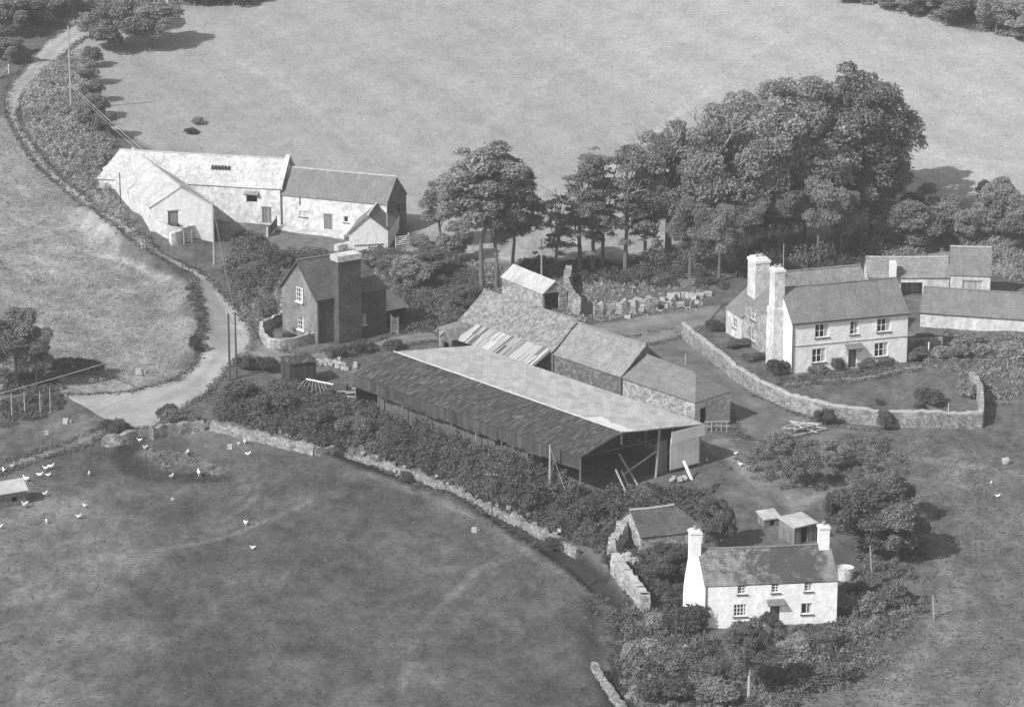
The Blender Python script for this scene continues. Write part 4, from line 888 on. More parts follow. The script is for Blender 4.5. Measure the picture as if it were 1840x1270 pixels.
m=MB(); q=CR[0]+cdv*.06+cn*.09; m.tube(v3(q,ZC-.1),v3(q,ZC+3.8),.05); m.build('downpipe',M['iron'],ch)
A=G(1519,1040); m=MB(); m.lathe(A+[0,0,-.1],[(.64,0),(.69,.6),(.71,1.2),(.76,1.25),(.69,1.25),(.64,1.1),(.05,1.05)],20)
wt=m.build('water_tank',M['stone_light']); tag(wt,'round white open topped water tank at the right end of the cottage','water tank')
# ruined outbuilding and wall left of the cottage
qa,qb=G(1152,992),G(1266,976); QR=rect(qa,qb,5.2)
house('stone_outbuilding','half ruined stone outbuilding with dark hipped roof above the cottage hedge','outbuilding',QR,qa[2],1.5,1.7,M['stone_pale'],M['slate_dk'],'x',.15,.1,hip=(0,2.0),sag=.2,jit=.03,ridge_m=M['ridge'],holes={3:[('open',.3,.1,.8,1.2)]})
stone_wall('roadside_wall','broad pale stone wall running down beside the lane left of the cottage',[(1107,1028),(1122,1048),(1142,1072),(1158,1098)],1.45,.8,M['stone_pale'],M['rock'],jit=.12)
stone_wall('tumbled_wall','tumbled stone wall end below the ruined outbuilding gable',[(1098,998),(1112,985),(1122,965)],1.7,.9,M['stone_pale'],jit=.2)
A=G(1128,1015); m=MB()
for k in range(46):
    a,r=RNG.uniform(0,6.28),RNG.uniform(0,1.4)**.8; rock_geo(m,A+[r*math.cos(a),r*math.sin(a),.2+max(0,1.1-r*.6)*RNG.random()],.36)
tag(m.build('stone_heap',M['rock']),'round heap of pale stones at the top of the roadside wall','stone heap')
A=G(1256,972); m=MB(); m.lathe(A,[(.62,0),(.66,.6),(.62,.95),(.4,1.1),(0.02,1.15)],12); tag(m.build('water_butt',M['white']),'rounded white butt showing over the bushes left of the cottage chimney','water butt')
# garden huts behind the cottage
ga=E(1428,936,-.6+1.8)[:2]; gb=E(1468,927,-.6+1.8)[:2]; GRh=rect(ga,gb,2.3)
house('garden_hut','small hut with pale flat roof and dark doorway behind the cottage','hut',GRh,zg(*ga),2.0,0,M['plank'],M['tin'],mono=(1.65,1.95),holes={0:[('open',.45,0,.8,1.6)]},ov=.15)
ha=G(1374,948)[:2]; hb=G(1402,944)[:2]
house('kennel','low kennel with pale sheet lid left of the garden hut','kennel',rect(ha,hb,1.5),zg(*ha),1.0,0,M['plank'],M['tin'],mono=(.75,1.05),holes={0:[('open',.5,.1,.5,.5)]},ov=.12)
# poultry house at the left edge
pb=G(48,905); pd=np.array([-math.cos(.50),-math.sin(.50)]); pn=np.array([pd[1],-pd[0]]);
PA=pb[:2]+pd*4.2; PR=rect(PA,pb[:2],2.4)
ph,_,_=house('poultry_house','wooden poultry house with pale pitched roof among the white hens','hut',PR,pb[2]+.35,1.15,.7,M['plank'],M['tin'],'x',.25,.15,ridge=False,holes={0:[('open',.72,.05,.5,.5)]})
# ---------------------------------------------------------------- poles, wires
_,t1=post('telegraph_pole','tall pale telegraph pole in front of the gabled white barn',G(385,475),7.6,.14,M['wood'],'pole')
_,t2=post('telegraph_pole','telegraph pole on the hedge bank high beside the lane, top left',G(128,198),11.5,.15,M['wood'],'pole')
_,t3=post('telegraph_pole','telegraph pole against the small outhouse gable',G(696,446),6.8,.10,M['wood'],'pole')
_,t4=post('telegraph_pole','left pole of the pair standing at the bend of the lane',G(413,684),7.4,.13,M['wood_dk'],'pole')
_,t5=post('telegraph_pole','right pole of the pair standing at the bend of the lane',G(425,678),7.2,.12,M['wood_dk'],'pole')
_,t6=post('telegraph_pole','slim pale pole rising behind the cart shed roof',G(973,512),5.6,.11,M['wood'],'pole')
_,t7=post('telegraph_pole','low pole with a crossarm in the ditch below the hay shed',G(884,948),5.4,.065,M['wood_dk'],'pole',arms=1)
_,t8=post('telegraph_pole','stayed pole against the hay shed side near its open end',G(988,892),5.2,.13,M['wood'],'pole')
for px,py,h,r,lab,mm,lean in ((1567,1030,2.6,.07,'thin leaning stake beside the white water tank',M['wood'],(-.25,0)),(1679,1110,2.1,.09,'weathered stake alone in the scrub right of the cottage',M['wood'],(-.2,0)),(1232,655,1.2,.1,'stub post by the yard end of the long garden wall',M['wood'],(0,0)),(1407,505,4.5,.07,'thin bare pole behind the farmhouse chimneys',M['wood'],(0,0)),(217,375,4.6,.09,'slim dark pole beside the left wall of the gabled barn',M['wood_dk'],(0,0)),(301,20,2.6,.12,'pale post on the far field edge at the top',M['white'],(0,0)),(1703,768,2.6,.035,'thin white rod upright against the garden wall',M['white'],(0,0))):
    post('stake' if h<4 else 'pole',lab,G(px,py),h,r,mm,'post' if h<4 else 'pole',lean)
def wire(label,a,b,r,sag,mat,n=14,name='overhead_wire'):
    a,b=np.asarray(a,float),np.asarray(b,float); pts=[a*(1-t)+b*t-np.array([0,0,4*sag*t*(1-t)]) for t in np.linspace(0,1,n)]
    m=MB(); m.path(pts,r,4); return tag(m.build(name,mat),label,'wire')
zt=np.array([0,0,1.0])
b2=np.array(G(128,198))
wire('upper bright wire from the hedge bank pole to the barn pole',t2*.32+b2*.68,t1-zt*.15,.03,.7,M['ridge'])
wire('lower bright wire from the hedge bank pole to the barn pole',t2*.29+b2*.71,t1-zt*.55,.022,.9,M['ridge'])
wire('stay wire from the barn pole down into the yard',t1-zt*.3,G(432,424),.03,.05,M['wood'],4,'stay_wire')
wire('long stay wire from the barn pole down to the lane verge',t1-zt*.3,G(404,470),.03,.05,M['wood'],4,'stay_wire')
wire('wire dropping from the barn pole to the pair at the lane bend',t1-zt*.2,t5-zt*.2,.02,.6,M['wood'])
wire('stay wire of the pole beside the hay shed',t8-zt*.2,G(1026,912),.02,.02,M['wood'],4,'stay_wire')
wire('stay wire beside the crossarm pole in the ditch',t4-zt*.2,G(478,672),.02,.02,M['wood'],4,'stay_wire')
A=E(190,652,4.0); B=E(-60,722,5.5); wire('pale slack wire over the dark hedge block at the left edge',A,B,.03,.1,M['cap'])
A2=G(190,668); post('stake','thin post holding the pale wire beside the dark hedge block',A2,4.0-A2[2],.06,M['wood'],'post',(A[0]-A2[0],A[1]-A2[1]))
# fence posts under the tree at the left edge
for i,(px,py,h) in enumerate(((22,752,2.6),(45,745,2.5),(73,748,2.7),(91,742,2.7))):
    post('fence_post','bare upright post in the row under the hazy trees at the left edge',G(px,py),h,.07,M['wood'],'post',group='posts under the left trees')
gate('road_gate','small white painted gate leaning at the edge of the upper lane',(-4,142),(16,133),1.1,M['white'],4)
# ---------------------------------------------------------------- farm gear
A=G(537,686); a=.42; D=np.array([math.cos(a),math.sin(a),0]); K=np.array([-D[1],D[0],0]); Z3=np.array([0,0,1.0])
lv=thing('box_trailer','dark boxy farm trailer parked below the brick house','trailer',A)
m=MB(); m.box(A-D*1.5-K*1.3+Z3*.7,D*3.0,K*2.6,Z3*1.8); m.build('body',M['plank_dk'],lv)
m=MB(); m.slab(A-D*1.65-K*1.45+Z3*2.5,A+D*1.65-K*1.45+Z3*2.5,A+D*1.65+K*1.45+Z3*2.62,A-D*1.65+K*1.45+Z3*2.62,.08,3,2,.01); m.build('roof',M['tin_dk'],lv)
for s in (-1,1):
    for t in (-1,1):
        m=MB(); c=A+D*s*.95+K*t*1.32+Z3*.42; m.tube(c-K*.12,c+K*.12,.45,.45,12); wh=m.build('wheel',M['iron'],lv)
m=MB(); m.tube(A-D*1.4+Z3*.6,A-D*2.8+Z3*.4,.07); m.build('drawbar',M['iron'],lv)
A=G(585,708); a=-.25; D=np.array([math.cos(a),math.sin(a),0]); K=np.array([-D[1],D[0],0])
hr2=thing('hay_rake','old hay rake with splayed pale tines and iron wheels in the weeds','hay rake',A)
m=MB(); m.tube(A-D*2.1+Z3*1.5,A+D*1.0+Z3*1.1,.09,.09,6); m.build('beam',M['white'],hr2)
for i in range(8):
    p=A-D*(2.1-.26*i)+Z3*(1.5-.03*i); q=p-K*(.5+.12*i)-D*(.9-.33*i)-Z3*1.3; mid=(p+q)/2+K*-.15+Z3*.2; m=MB(); m.path([p,mid,q],.035,4); m.build('tine',M['wood'],hr2)
for s in (1.2,2.1):
    c=A+D*s+Z3*.6; m=MB()
    for k in range(14): 
        t0,t1_=2*math.pi*k/14,2*math.pi*(k+1)/14; f=lambda t: c+(D*math.cos(t)+Z3*math.sin(t))*.62
        m.tube(f(t0),f(t1_),.06,.06,4)
        if k%2==0: m.tube(c,f(t0),.025,.025,4)
    m.build('wheel',M['iron'],hr2)
m=MB(); m.cbox(A+D*1.65+Z3*.45,1.5,.9,.75,a); m.build('gear_box',M['wood_dk'],hr2)
A=G(624,716); m=MB()
for k in range(9): m.box(A+[RNG.normal(0,.5),RNG.normal(0,.4),.1*k],D*2.2+K*RNG.normal(0,.4),K*.25,Z3*.08)
tag(m.build('timber_pile',M['plank_pale']),'loose pile of pale boards by the far corner of the hay shed','timber pile')
for j,(px,py,r,lab) in enumerate(((580,654,.45,'pale stone pile by the dark trailer, leftmost'),(598,656,.5,'pale stone pile midway between trailer and hay shed'),(622,660,.6,'broad low stone pile nearest the hay shed roof'))):
    A=G(px,py); m=MB()
    for k in range(14): rock_geo(m,A+[np.clip(RNG.normal(0,r*1.1),-1.6*r,1.6*r),np.clip(RNG.normal(0,r*1.2),-1.8*r,1.8*r),.1+abs(RNG.normal(0,.18))],r*.6)
    tag(m.build('stone_pile',M['rock']),lab,'stone pile')
A=G(1448,776); m=MB()
for k in range(16): m.tube(A+[RNG.normal(-.8,.8),RNG.normal(0,1),.15+.06*k],A+[RNG.normal(1.0,.8),RNG.normal(0,1),.2+.05*k],.09,.07,5)
tag(m.build('log_pile',M['bark_pale']),'heap of pale cut branches below the garden wall','log pile')
A=G(1290,775); m=MB()
for k in range(5): m.box(A+[-1.2+.5*k,RNG.normal(0,.2),.0],np.array([.1,0,0]),np.array([0,.1,0]),Z3*1.1)
m.box(A+[-1.4,-.1,.95],np.array([2.6,.3,0]),np.array([0,.1,0]),Z3*.12); m.box(A+[-1.4,-.1,.5],np.array([2.6,.3,0]),np.array([0,.1,0]),Z3*.1)
tag(m.build('feed_rack',M['wood']),'rough timber rack at the end of the hipped byre','rack')
# ---------------------------------------------------------------- rubble wall above the ditch
def rubble(name,label,px,per_m,r,hh,wd,mat,jit=.25):
    P=resample(smooth(GP(px),1),1.0/per_m); c=P[len(P)//2]; m=MB()
    for q in P:
        for k in range(2):
            x,y=q[0]+RNG.normal(0,wd),q[1]+RNG.normal(0,wd); rr=r*RNG.uniform(.6,1.3); rock_geo(m,[x,y,zg(x,y)+rr*.3+abs(RNG.normal(0,hh))],rr)
    return tag(m.build(name,mat),label,'wall') if label else tag(m.build(name,mat),kind='stuff')
stone_wall('bank_wall','low overgrown stone revetment along the bank above the ditch',[(565,818),(640,824),(700,848),(760,867),(810,885),(850,905),(900,929),(950,953),(992,971),(1040,1000)],.7,.5,M['stone'],jit=.15)
rubble('rubble_wall','long broken line of pale rubble along the bank above the ditch',[(640,822),(700,846),(760,864),(810,882),(850,902),(900,926),(950,950),(992,968)],1.7,.25,.25,.32,M['stone_pale'])
stone_wall('field_wall','low pale stone field wall between the undergrowth and the hen pasture',[(380,772),(420,782),(470,795),(520,806),(565,818)],1.0,.6,M['stone'],jit=.16)
stone_wall('field_wall','crumbling field wall end beside the lane entrance, above the dark pool',[(272,788),(300,782),(330,778),(366,772)],1.1,.7,M['stone'],jit=.12)
stone_wall('bank_wall','grassed stone bank end on the hen pasture side of the lane entrance',[(186,800),(212,800),(243,790)],1.0,.9,M['stone'],jit=.08)
stone_wall('lane_wall','pale stone edge of the lane at the bottom of the picture',[(1068,1200),(1080,1225),(1100,1255),(1130,1290)],.5,.7,M['stone'],jit=.2)
rubble('rubble',None,[(350,764),(390,764),(440,772),(520,784),(600,800),(640,806)],1.3,.2,.12,.5,M['stone'])
# loose stones seen one by one
for px,py,r,lab in ((250,672,.55,'pale boulder pair on the verge left of the lane bend'),(165,686,.4,'pale stone right of the dark hedge block'),(182,684,.35,'small stone among the verge weeds near the hedge block'),(1016,905,.3,'lone pale stone near the shed end undergrowth'),(118,760,.45,'pale stone on the grass below the lane mouth'),(84,780,.35,'round pale stone lower on the grass below the lane mouth'),(359,625,.3,'white stone on the lane edge under the left bank'),(1232,1165,.35,'white stone at the foot of the lane wall'),(1806,832,.5,'pale stone heap in the rough field far right'),(852,955,.4,'upright pale stone on the field edge by the crossarm pole'),(310,898,.2,'tiny pale stone in the middle of the pasture'),(413,806,.4,'upright pale block standing in the hen pasture')):
    p=G(px,py); m=MB(); rock_geo(m,p+[0,0,r*.4],r,.9); rock_geo(m,p+[r*.9,.1,r*.25],r*.6,.8); tag(m.build('boulder',M['rock']),lab,'stone')
# ---------------------------------------------------------------- hens
def hen_mesh():
    sp=[(-.26,.34,.015,.03),(-.20,.30,.06,.06),(-.10,.24,.10,.10),(.02,.22,.115,.115),(.11,.25,.09,.10),(.155,.32,.055,.06),(.175,.38,.045,.05),(.20,.41,.04,.042),(.235,.405,.018,.018),(.265,.395,.004,.004)]
    V=[];Fc=[];n=8
    for x,z,ry,rz in sp:
        for k in range(n): t=2*math.pi*k/n; V.append((x,ry*math.cos(t),z+rz*math.sin(t)))
    for j in range(len(sp)-1):
        for k in range(n): Fc.append((j*n+k,j*n+(k+1)%n,(j+1)*n+(k+1)%n,(j+1)*n+k))
    for s in (-.05,.05):
        i=len(V); V+= [(.0,s-.012,0),(.02,s+.012,0),(.02,s+.012,.15),(0,s-.012,.15)]; Fc.append((i,i+1,i+2,i+3))
    V=np.array(V)*1.15
    me=fastmesh('hen',V,np.array(Fc),M['hen']); return me
HM=hen_mesh()
hens=[(7,849),(22,842),(82,846),(92,843),(72,858),(87,858),(47,866),(81,892),(45,912),(141,933),(1,950),(442,944),(308,860),(358,855),(336,819),(261,809),(251,795),(446,820),(429,801),(440,797),(152,912),(84,940),(160,855),(454,988),(1270,830),(1322,818),(1330,838),(1780,872),(1793,895)]
lab={0:'white hen beside the poultry house roof, leftmost of the flock',1:'white hen just above the poultry house roof',10:'white hen at the very left edge below the poultry house',11:'white hen alone far out on the open pasture',23:'small pale hen beyond the lone one on the open pasture',8:'white hen at the foot of the poultry house wall',7:'white hen standing in the shadow of the poultry house',9:'white hen well below the poultry house on open grass',12:'white hen at the front edge of the dark pool patch',13:'white hen at the right end of the dark pool patch',14:'white hen in the middle of the weedy patch behind the pool',15:'white hen left of the weedy patch behind the pool',16:'white hen at the end of the grassed stone bank',17:'white hen nearest the low field wall on the right',24:'pale hen pecking in the yard just right of the shed end',26:'pale hen farthest right of the shed end in the yard',25:'pale hen farther right of the shed end in the yard'}
for i,(px,py) in enumerate(hens):
    p=G(px,py); o=link('hen',HM,p); o.rotation_euler=(0,0,random.uniform(0,6.28)); s=random.uniform(1.0,1.45) if i<18 else random.uniform(.8,1.0); o.scale=(s,s,s)
    tag(o,lab.get(i,'white hen pecking in the pasture right of the poultry house' if i<24 else ('white hen in the rough field at the far right' if i>=27 else 'small white hen scattered over the grass')),'hen','white hens in the pasture' if i<24 else 'hens on the yard side')
# ---------------------------------------------------------------- trees
T=tree
T('tall','leaf',1,866,520,18.6,1.45,'leafy tall tree, left of the three rising over the cart shed')
T('tall','leaf',2,892,516,16.8,1.3,'middle tall tree of the three over the cart shed, trunk bare below')
T('tall','leaf_dk',3,925,498,15.0,1.3,'darker right hand tree of the three over the cart shed')
T('round','scrub_lt',4,790,446,8.5,1.1,'small thin pale tree at the left foot of the tall three')
pg='thin grey trees between the tall three and the great elms'
for px,py,h,wf,v,lab_ in ((1000,492,9.0,1.1,1,'thin tree with flat layered boughs nearest the cart shed pole'),(1042,490,13.4,1.1,2,'thin layered tree with a stout dark trunk, second from the cart shed pole'),(1064,488,14.6,.9,3,'thin grey tree with bare twigs, tallest of the layered trees'),(1083,484,13.4,1.0,1,'thin layered tree with a leaning trunk beside the stout one'),(1124,486,14.6,1.0,2,'thin tree with bare upper stem just left of the elms'),(1158,478,12.2,1.0,3,'thin tree whose trunk shows clear below the elms')):
    T('open','leaf_pine',v,px,py,h,wf*1.15,lab_,'layered_tree',pg,twigs=4)
eg='great elms behind the farmhouse'
for px,py,h,wf,m_,v,lab_ in ((1200,470,18.5,1.0,'leaf',1,'left elm of the great clump, its edge bare and twiggy'),(1285,470,20.6,1.05,'leaf',2,'second elm of the great clump from the left'),(1370,455,22.0,1.1,'leaf',3,'elm at the middle of the great clump'),(1440,440,22.8,1.1,'leaf',1,'tall elm behind the middle of the great clump'),(1510,430,23.8,1.15,'leaf_dk',2,'tallest darkest elm at the right of the great clump'),(1568,420,20.5,.95,'leaf_dk',3,'drooping elm on the right edge of the great clump'),(1335,400,18.0,1.0,'leaf',3,'elm hidden at the back of the great clump'),(1535,368,18.5,1.05,'leaf',1,'rear elm at the right whose shadow lies on the field')):
    T('broad',m_,v,px,py,h,wf,lab_,'elm_tree',eg,twigs=9 if 'edge bare' in lab_ else 5 if 'second elm' in lab_ else 0)
T('round','leaf',1,1240,496,9.5,.95,'young tree with thin trunk under the left elms')
T('round','leaf',2,1292,505,10.0,.85,'young tree on a thin pale stem in front of the elms')
T('round','leaf',3,1340,480,9.5,.9,'young bushy tree just left of the big rear chimney')
T('round','leaf',1,1470,470,10.5,1.0,'round young tree over the rear roof of the farmhouse')
T('round','leaf_lt',2,1510,464,9.0,1.0,'paler round young tree behind the farmhouse roof end')
T('round','leaf_dk',3,1405,470,10,.95,'dark young tree behind the two farmhouse chimneys')
T('low','leaf_lt',1,1640,450,6.5,1.3,'pale feathery small tree left of the coach house')
T('low','scrub_lt',2,1690,430,5.5,1.5,'pale sprawling small tree behind the byre roof')
T('low','scrub_lt',3,1600,440,5.5,1.2,'pale low tree at the right foot of the great elms')
T('low','leaf',1,1735,442,5.0,1.0,'dark small bushy tree rising over the coach house roof')
T('low','scrub_lt',1,1800,430,7.5,1.2,'pale scrubby tree right of the coach house')
T('low','leaf_lt',2,1838,455,7.0,1.2,'pale scrubby tree cut by the right edge of the picture')
T('low','scrub_lt',3,1780,380,5.0,1.2,'small pale tree on the field edge above the coach house')
T('low','leaf_lt',3,1650,405,5.6,1.2,'small tree below the shadow cast by the elms')
# top left
T('low','leaf',1,205,90,8.0,1.45,'large bushy tree over the top bend of the lane, left half')
T('low','leaf',2,272,88,7.8,1.4,'large bushy tree beside the lane bend, right half')
T('low','leaf_lt',3,235,60,7.0,1.4,'pale bushy tree behind the pair at the lane bend')
T('low','leaf_dk',1,104,30,6.0,1.3,'dark tree beyond the top bend of the lane')
T('low','leaf_lt',2,22,66,7.0,1.4,'pale tree in the top left corner')
T('low','leaf_dk',3,22,116,4.4,1.2,'dark tree shading the lane at the left edge')
T('low','leaf_dk',2,-6,108,5.5,1.3,'dark tree at the left edge above the lane')
T('low','leaf_lt',1,58,50,5.0,1.3,'light green tree between the lane bend and the corner')
T('low','leaf_dk',2,400,10,5.5,1.8,'dark bush tree on the top edge of the hay field')
T('low','leaf',3,330,6,5.5,1.6,'bush tree at the top edge next to the pale post')
T('low','leaf_dk',1,455,4,4.0,1.5,'low dark bush tree cut by the top edge')
for px,py,h,m_,v,lab_ in ((1515,4,4.5,'leaf_dk',1,'dark bush tree at the start of the top right hedge'),(1550,6,4.0,'leaf_dk',2,'dark low bush tree second along the top right hedge'),(1600,18,5.5,'leaf_lt',3,'pale bush tree third along the top right hedge'),(1650,28,6.5,'scrub_lt',1,'pale spreading bush tree in the middle of the top right hedge'),(1700,48,7.0,'leaf',2,'darker bush tree hanging lowest in the top right hedge'),(1745,40,6.5,'leaf_lt',1,'pale bush tree past the darker one in the top right hedge'),(1790,62,7.0,'scrub_lt',2,'pale bush tree near the right end of the top hedge'),(1840,75,7.0,'leaf_lt',3,'pale bush tree where the top hedge leaves the picture'),(1680,10,6,'leaf_lt',2,'pale bush tree behind the darker one in the top hedge'),(1770,10,6.5,'leaf',1,'grey bush tree behind the right end of the top hedge')):
    T('low',m_,v,px,py,h,1.35,lab_,'hedge_tree','trees of the top right hedge')
# left edge
T('round','leaf',2,30,700,9.5,1.0,'hazy tree on thin trunks at the left edge above the fence posts')
T('round','leaf',3,66,700,7.5,.85,'smaller hazy tree right of the one at the left edge')
T('round','leaf_lt',1,-12,705,8.0,1.0,'hazy tree cut off by the left edge')
# around the cottage and right
T('low','scrub_dk',1,1565,1000,7.2,1.25,'dark bushy tree behind the water tank, right of the hut')
T('low','leaf_dk',2,1610,1010,6.0,1.2,'dark bushy tree right of the stake by the water tank')
T('low','scrub_dk',3,1520,960,5.5,1.2,'dark tree just right of the garden hut')
T('low','scrub',2,1590,940,5.5,1.3,'grey green tree behind the dark pair near the hut')
T('round','scrub',1,1345,1258,7.2,.9,'garden tree with a bare pale trunk in front of the cottage',bark='bark_pale')
T('low','scrub_dk',2,1200,1052,3.9,1.3,'dense dark tree between roadside wall and cottage chimney')
T('low','scrub_dk',1,1236,1046,3.6,1.1,'dark tree squeezed against the cottage chimney breast')
T('low','scrub_dk',3,1290,985,5.4,.9,'dark upright tree behind the left cottage chimney')
T('low','scrub_lt',1,1405,835,3.6,1.2,'grey shrub tree in the middle of the rough yard')
T('low','scrub',2,1445,875,3.8,1.2,'dark shrub tree above the garden hut')
T('low','scrub_lt',3,1500,840,2.8,1.6,'pale straggly shrub tree on the rough yard')
T('low','scrub_lt',1,735,520,4.2,1.4,'pale bushy tree beside the lean-to store')
T('low','scrub',2,770,500,4.0,1.6,'bushy tree on the slope between brick house and cart shed')
T('low','scrub_lt',3,820,470,5.0,1.3,'bushy tree left of the tall bare trunks')
T('low','scrub',1,840,560,3.5,1.6,'bushy tree against the end of the patched stone barn')
# hedge bank along the upper lane: shrubs that throw their shadows over the field
for i,(px,py,h,v,lab_) in enumerate(((165,120,3.0,1,'hedge bank thorn nearest the lane bend'),(160,150,3.6,2,'hedge bank thorn second below the lane bend'),(166,182,3.2,3,'hedge bank thorn halfway down beside the pole'),(172,212,3.6,1,'hedge bank thorn below the pole foot'),(190,245,3.4,2,'hedge bank thorn lowest, above the long barn roof'),(150,225,2.6,3,'hedge bank thorn on the lane side below the pole'))):
    T('low','scrub_lt' if i%2 else 'scrub',v,px,py,h,1.35,lab_,'thorn_bush','thorns on the hedge bank')
# ---------------------------------------------------------------- shrubs
B_=bush
B_('scrub_dk',1,145,672,5.4,2.5,'dark clipped hedge block on the verge left of the lane','hedge',None,'hedge',False,3.0,0.12)
B_('scrub_dk',2,1232,1132,5.0,2.6,'dark rounded hedge at the left front corner of the cottage','hedge',None,'hedge',False,3.2,0.2)
B_('scrub_dk',3,1387,1128,2.0,1.6,'small round bush beside the cottage door','shrub',None,'shrub',False)
B_('scrub_dk',1,1398,672,2.8,2.3,'round dark bush at the farmhouse gable corner','shrub',None,'shrub',False)
for mt,v,px,py,wd,h,lb in (('scrub_dk',2,1285,594,2.6,1.3,'dark bush by the low farmhouse ell'),('scrub',3,1322,622,3.0,.9,'low flower bed shrub under the ell windows'),('scrub',1,1352,645,2.6,.8,'low shrub along the side path of the farmhouse'),('scrub_lt',2,1466,668,3.4,.95,'pale shrub under the left ground floor farmhouse window'),('scrub',3,1505,664,2.4,1.5,'climbing shrub left of the farmhouse door'),('scrub',1,1555,660,2.4,1.0,'shrub right of the farmhouse door'),('scrub',2,1592,655,2.6,.9,'shrub under the right ground floor farmhouse window'),('scrub',3,1645,648,2.4,1.6,'shrub at the right front corner of the farmhouse'),('scrub_dk',1,1672,728,3.2,1.8,'dark bush on the lawn near the wall corner'),('scrub_dk',2,1652,733,1.6,.7,'small dark tussock left of the dark bush on the lawn'),('scrub_dk',3,1581,727,1.0,.6,'tiny dark tuft by the lawn side of the garden wall'),('scrub_lt',1,1738,715,2.2,1.9,'pale straggling shrub against the garden return wall'),('scrub',2,1590,772,2.2,2.2,'shrub growing against the garden wall outside'),('scrub_dk',3,1482,762,2.2,1.8,'dark round shrub at the foot of the garden wall'),('scrub_lt',1,1700,640,4.5,1.5,'broad shrub mass right of the garden door'),('scrub_lt',2,1745,625,5.0,1.8,'pale scrub mass under the long low shed wall'),('scrub_lt',3,1800,640,6.0,1.3,'scrub mass at the right edge below the low shed'),
  ('scrub_lt',1,480,572,3.2,3.0,'bush on the lane side of the brick house'),('scrub',2,455,500,3.0,1.8,'bush on the bank below the telegraph pole'),('scrub_dk',3,500,478,3.6,2.0,'dark bush behind the brick house gable'),('scrub',1,545,600,2.2,1.0,'flowering shrub under the brick house windows'),('scrub_dk',2,520,610,2.0,.9,'dark shrub in the little walled garden'),('scrub_dk',3,655,632,3.6,1.3,'dark bush under the chimney side of the brick house'),('scrub_dk',1,605,640,3.0,1.4,'dark bush by the stone piles below the brick house'),('scrub_dk',2,705,628,2.6,1.2,'dark bush at the far corner of the hay shed roof'),
  ('scrub_dk',3,442,664,2.6,1.7,'dark bush right of the paired poles'),('scrub_dk',1,480,664,3.4,1.7,'dark bush between paired poles and trailer'),('scrub_dk',2,430,716,5.0,2.0,'big dark bush at the inside of the lane bend'),('scrub_dk',3,490,735,4.6,1.9,'big dark bush in the undergrowth left of the rake'),('scrub',1,330,760,4.0,1.6,'bush on the wall beside the lane entrance'),('scrub_dk',2,300,752,2.8,1.5,'dark bush at the lane mouth corner'),('scrub_dk',3,212,775,3.6,1.3,'dark grassy hummock bush at the end of the footpath'),
  ('scrub_dk',1,945,915,4.6,2.9,'largest dark bush in front of the hay shed, near the stayed pole'),('scrub_dk',2,905,880,3.6,2.4,'dark bush left of the largest one at the hay shed'),('scrub_dk',3,1015,935,4.4,2.4,'dark bush below the open shed corner'),('scrub_dk',1,1075,930,4.4,2.2,'dark bush below the propped poles'),('scrub',2,1160,910,3.6,1.8,'bush at the foot of the corrugated end panel'),('scrub',3,840,850,3.6,2.0,'bush midway along the shed side'),('scrub_dk',1,720,800,3.8,2.2,'bush under the third shed bay'),('scrub_dk',2,560,770,4.4,2.2,'bush above the low field wall'),('scrub',3,640,780,4.0,2.0,'bush near the far shed corner'),('scrub_dk',1,1000,990,2.2,1.4,'dark round bush standing in the ditch'),('scrub_dk',2,732,866,1.8,1.1,'small dark bush on the ditch edge midway'),
  ('scrub',1,1120,1130,3.0,1.8,'dark bush in the ditch below the roadside wall'),('scrub_lt',2,1185,1128,3.0,1.4,'bush between the roadside wall and the cottage hedge'),('scrub_lt',3,1160,1180,3.6,1.4,'bush by the lane below the cottage hedge'),('scrub',1,1210,1200,4.0,1.6,'garden bush below the cottage hedge'),('scrub',2,1270,1215,3.6,1.4,'garden bush under the left cottage window'),('scrub',3,1330,1215,3.4,1.5,'dark garden bush in front of the cottage wall'),('scrub_lt',1,1425,1165,3.4,1.2,'pale garden bush under the cottage door'),('scrub',2,1490,1158,3.6,1.3,'garden bush at the right front corner of the cottage'),('scrub_lt',3,1550,1100,4.0,1.7,'pale bush right of the cottage'),('scrub',1,1530,1070,2.6,1.6,'dark bush just below the water tank'),('scrub',2,1600,1085,4.0,1.8,'bush right of the water tank by the stakes'),('scrub_dk',3,1420,1235,5.0,1.8,'dark bush on the bottom bank right of the bare trunk'),('scrub_lt',1,1280,1250,5.2,1.5,'bush at the bottom left of the bare trunk'),('scrub',2,1500,1220,5.0,1.5,'bush on the bottom bank below the cottage corner'),('scrub_dk',3,1190,1255,4.6,1.9,'dark bush at the bottom beside the lane edge'),
  ('scrub_lt',1,755,442,3.6,1.8,'pale bush right of the white field gate'),('scrub',2,700,480,5.0,1.5,'hedge bush behind the brick house chimney'),('scrub_lt',3,660,480,4.0,1.4,'pale hedge bush between chimney cap and outhouse'),('scrub_dk',1,945,500,3.0,2.2,'dark bush behind the cart shed roof'),('scrub_lt',2,355,222,2.4,.9,'low gorse clump on the hay field, upper'),('scrub_dk',3,345,240,2.2,.8,'low dark gorse clump on the hay field, lower'),('scrub_dk',1,352,632,1.6,2.2,'dark bush at the end of the left lane bank'),('scrub',2,380,420,3.2,1.0,'weedy bush under the telegraph pole by the barn')):
    B_(mt,v,px,py,wd,h,lb)
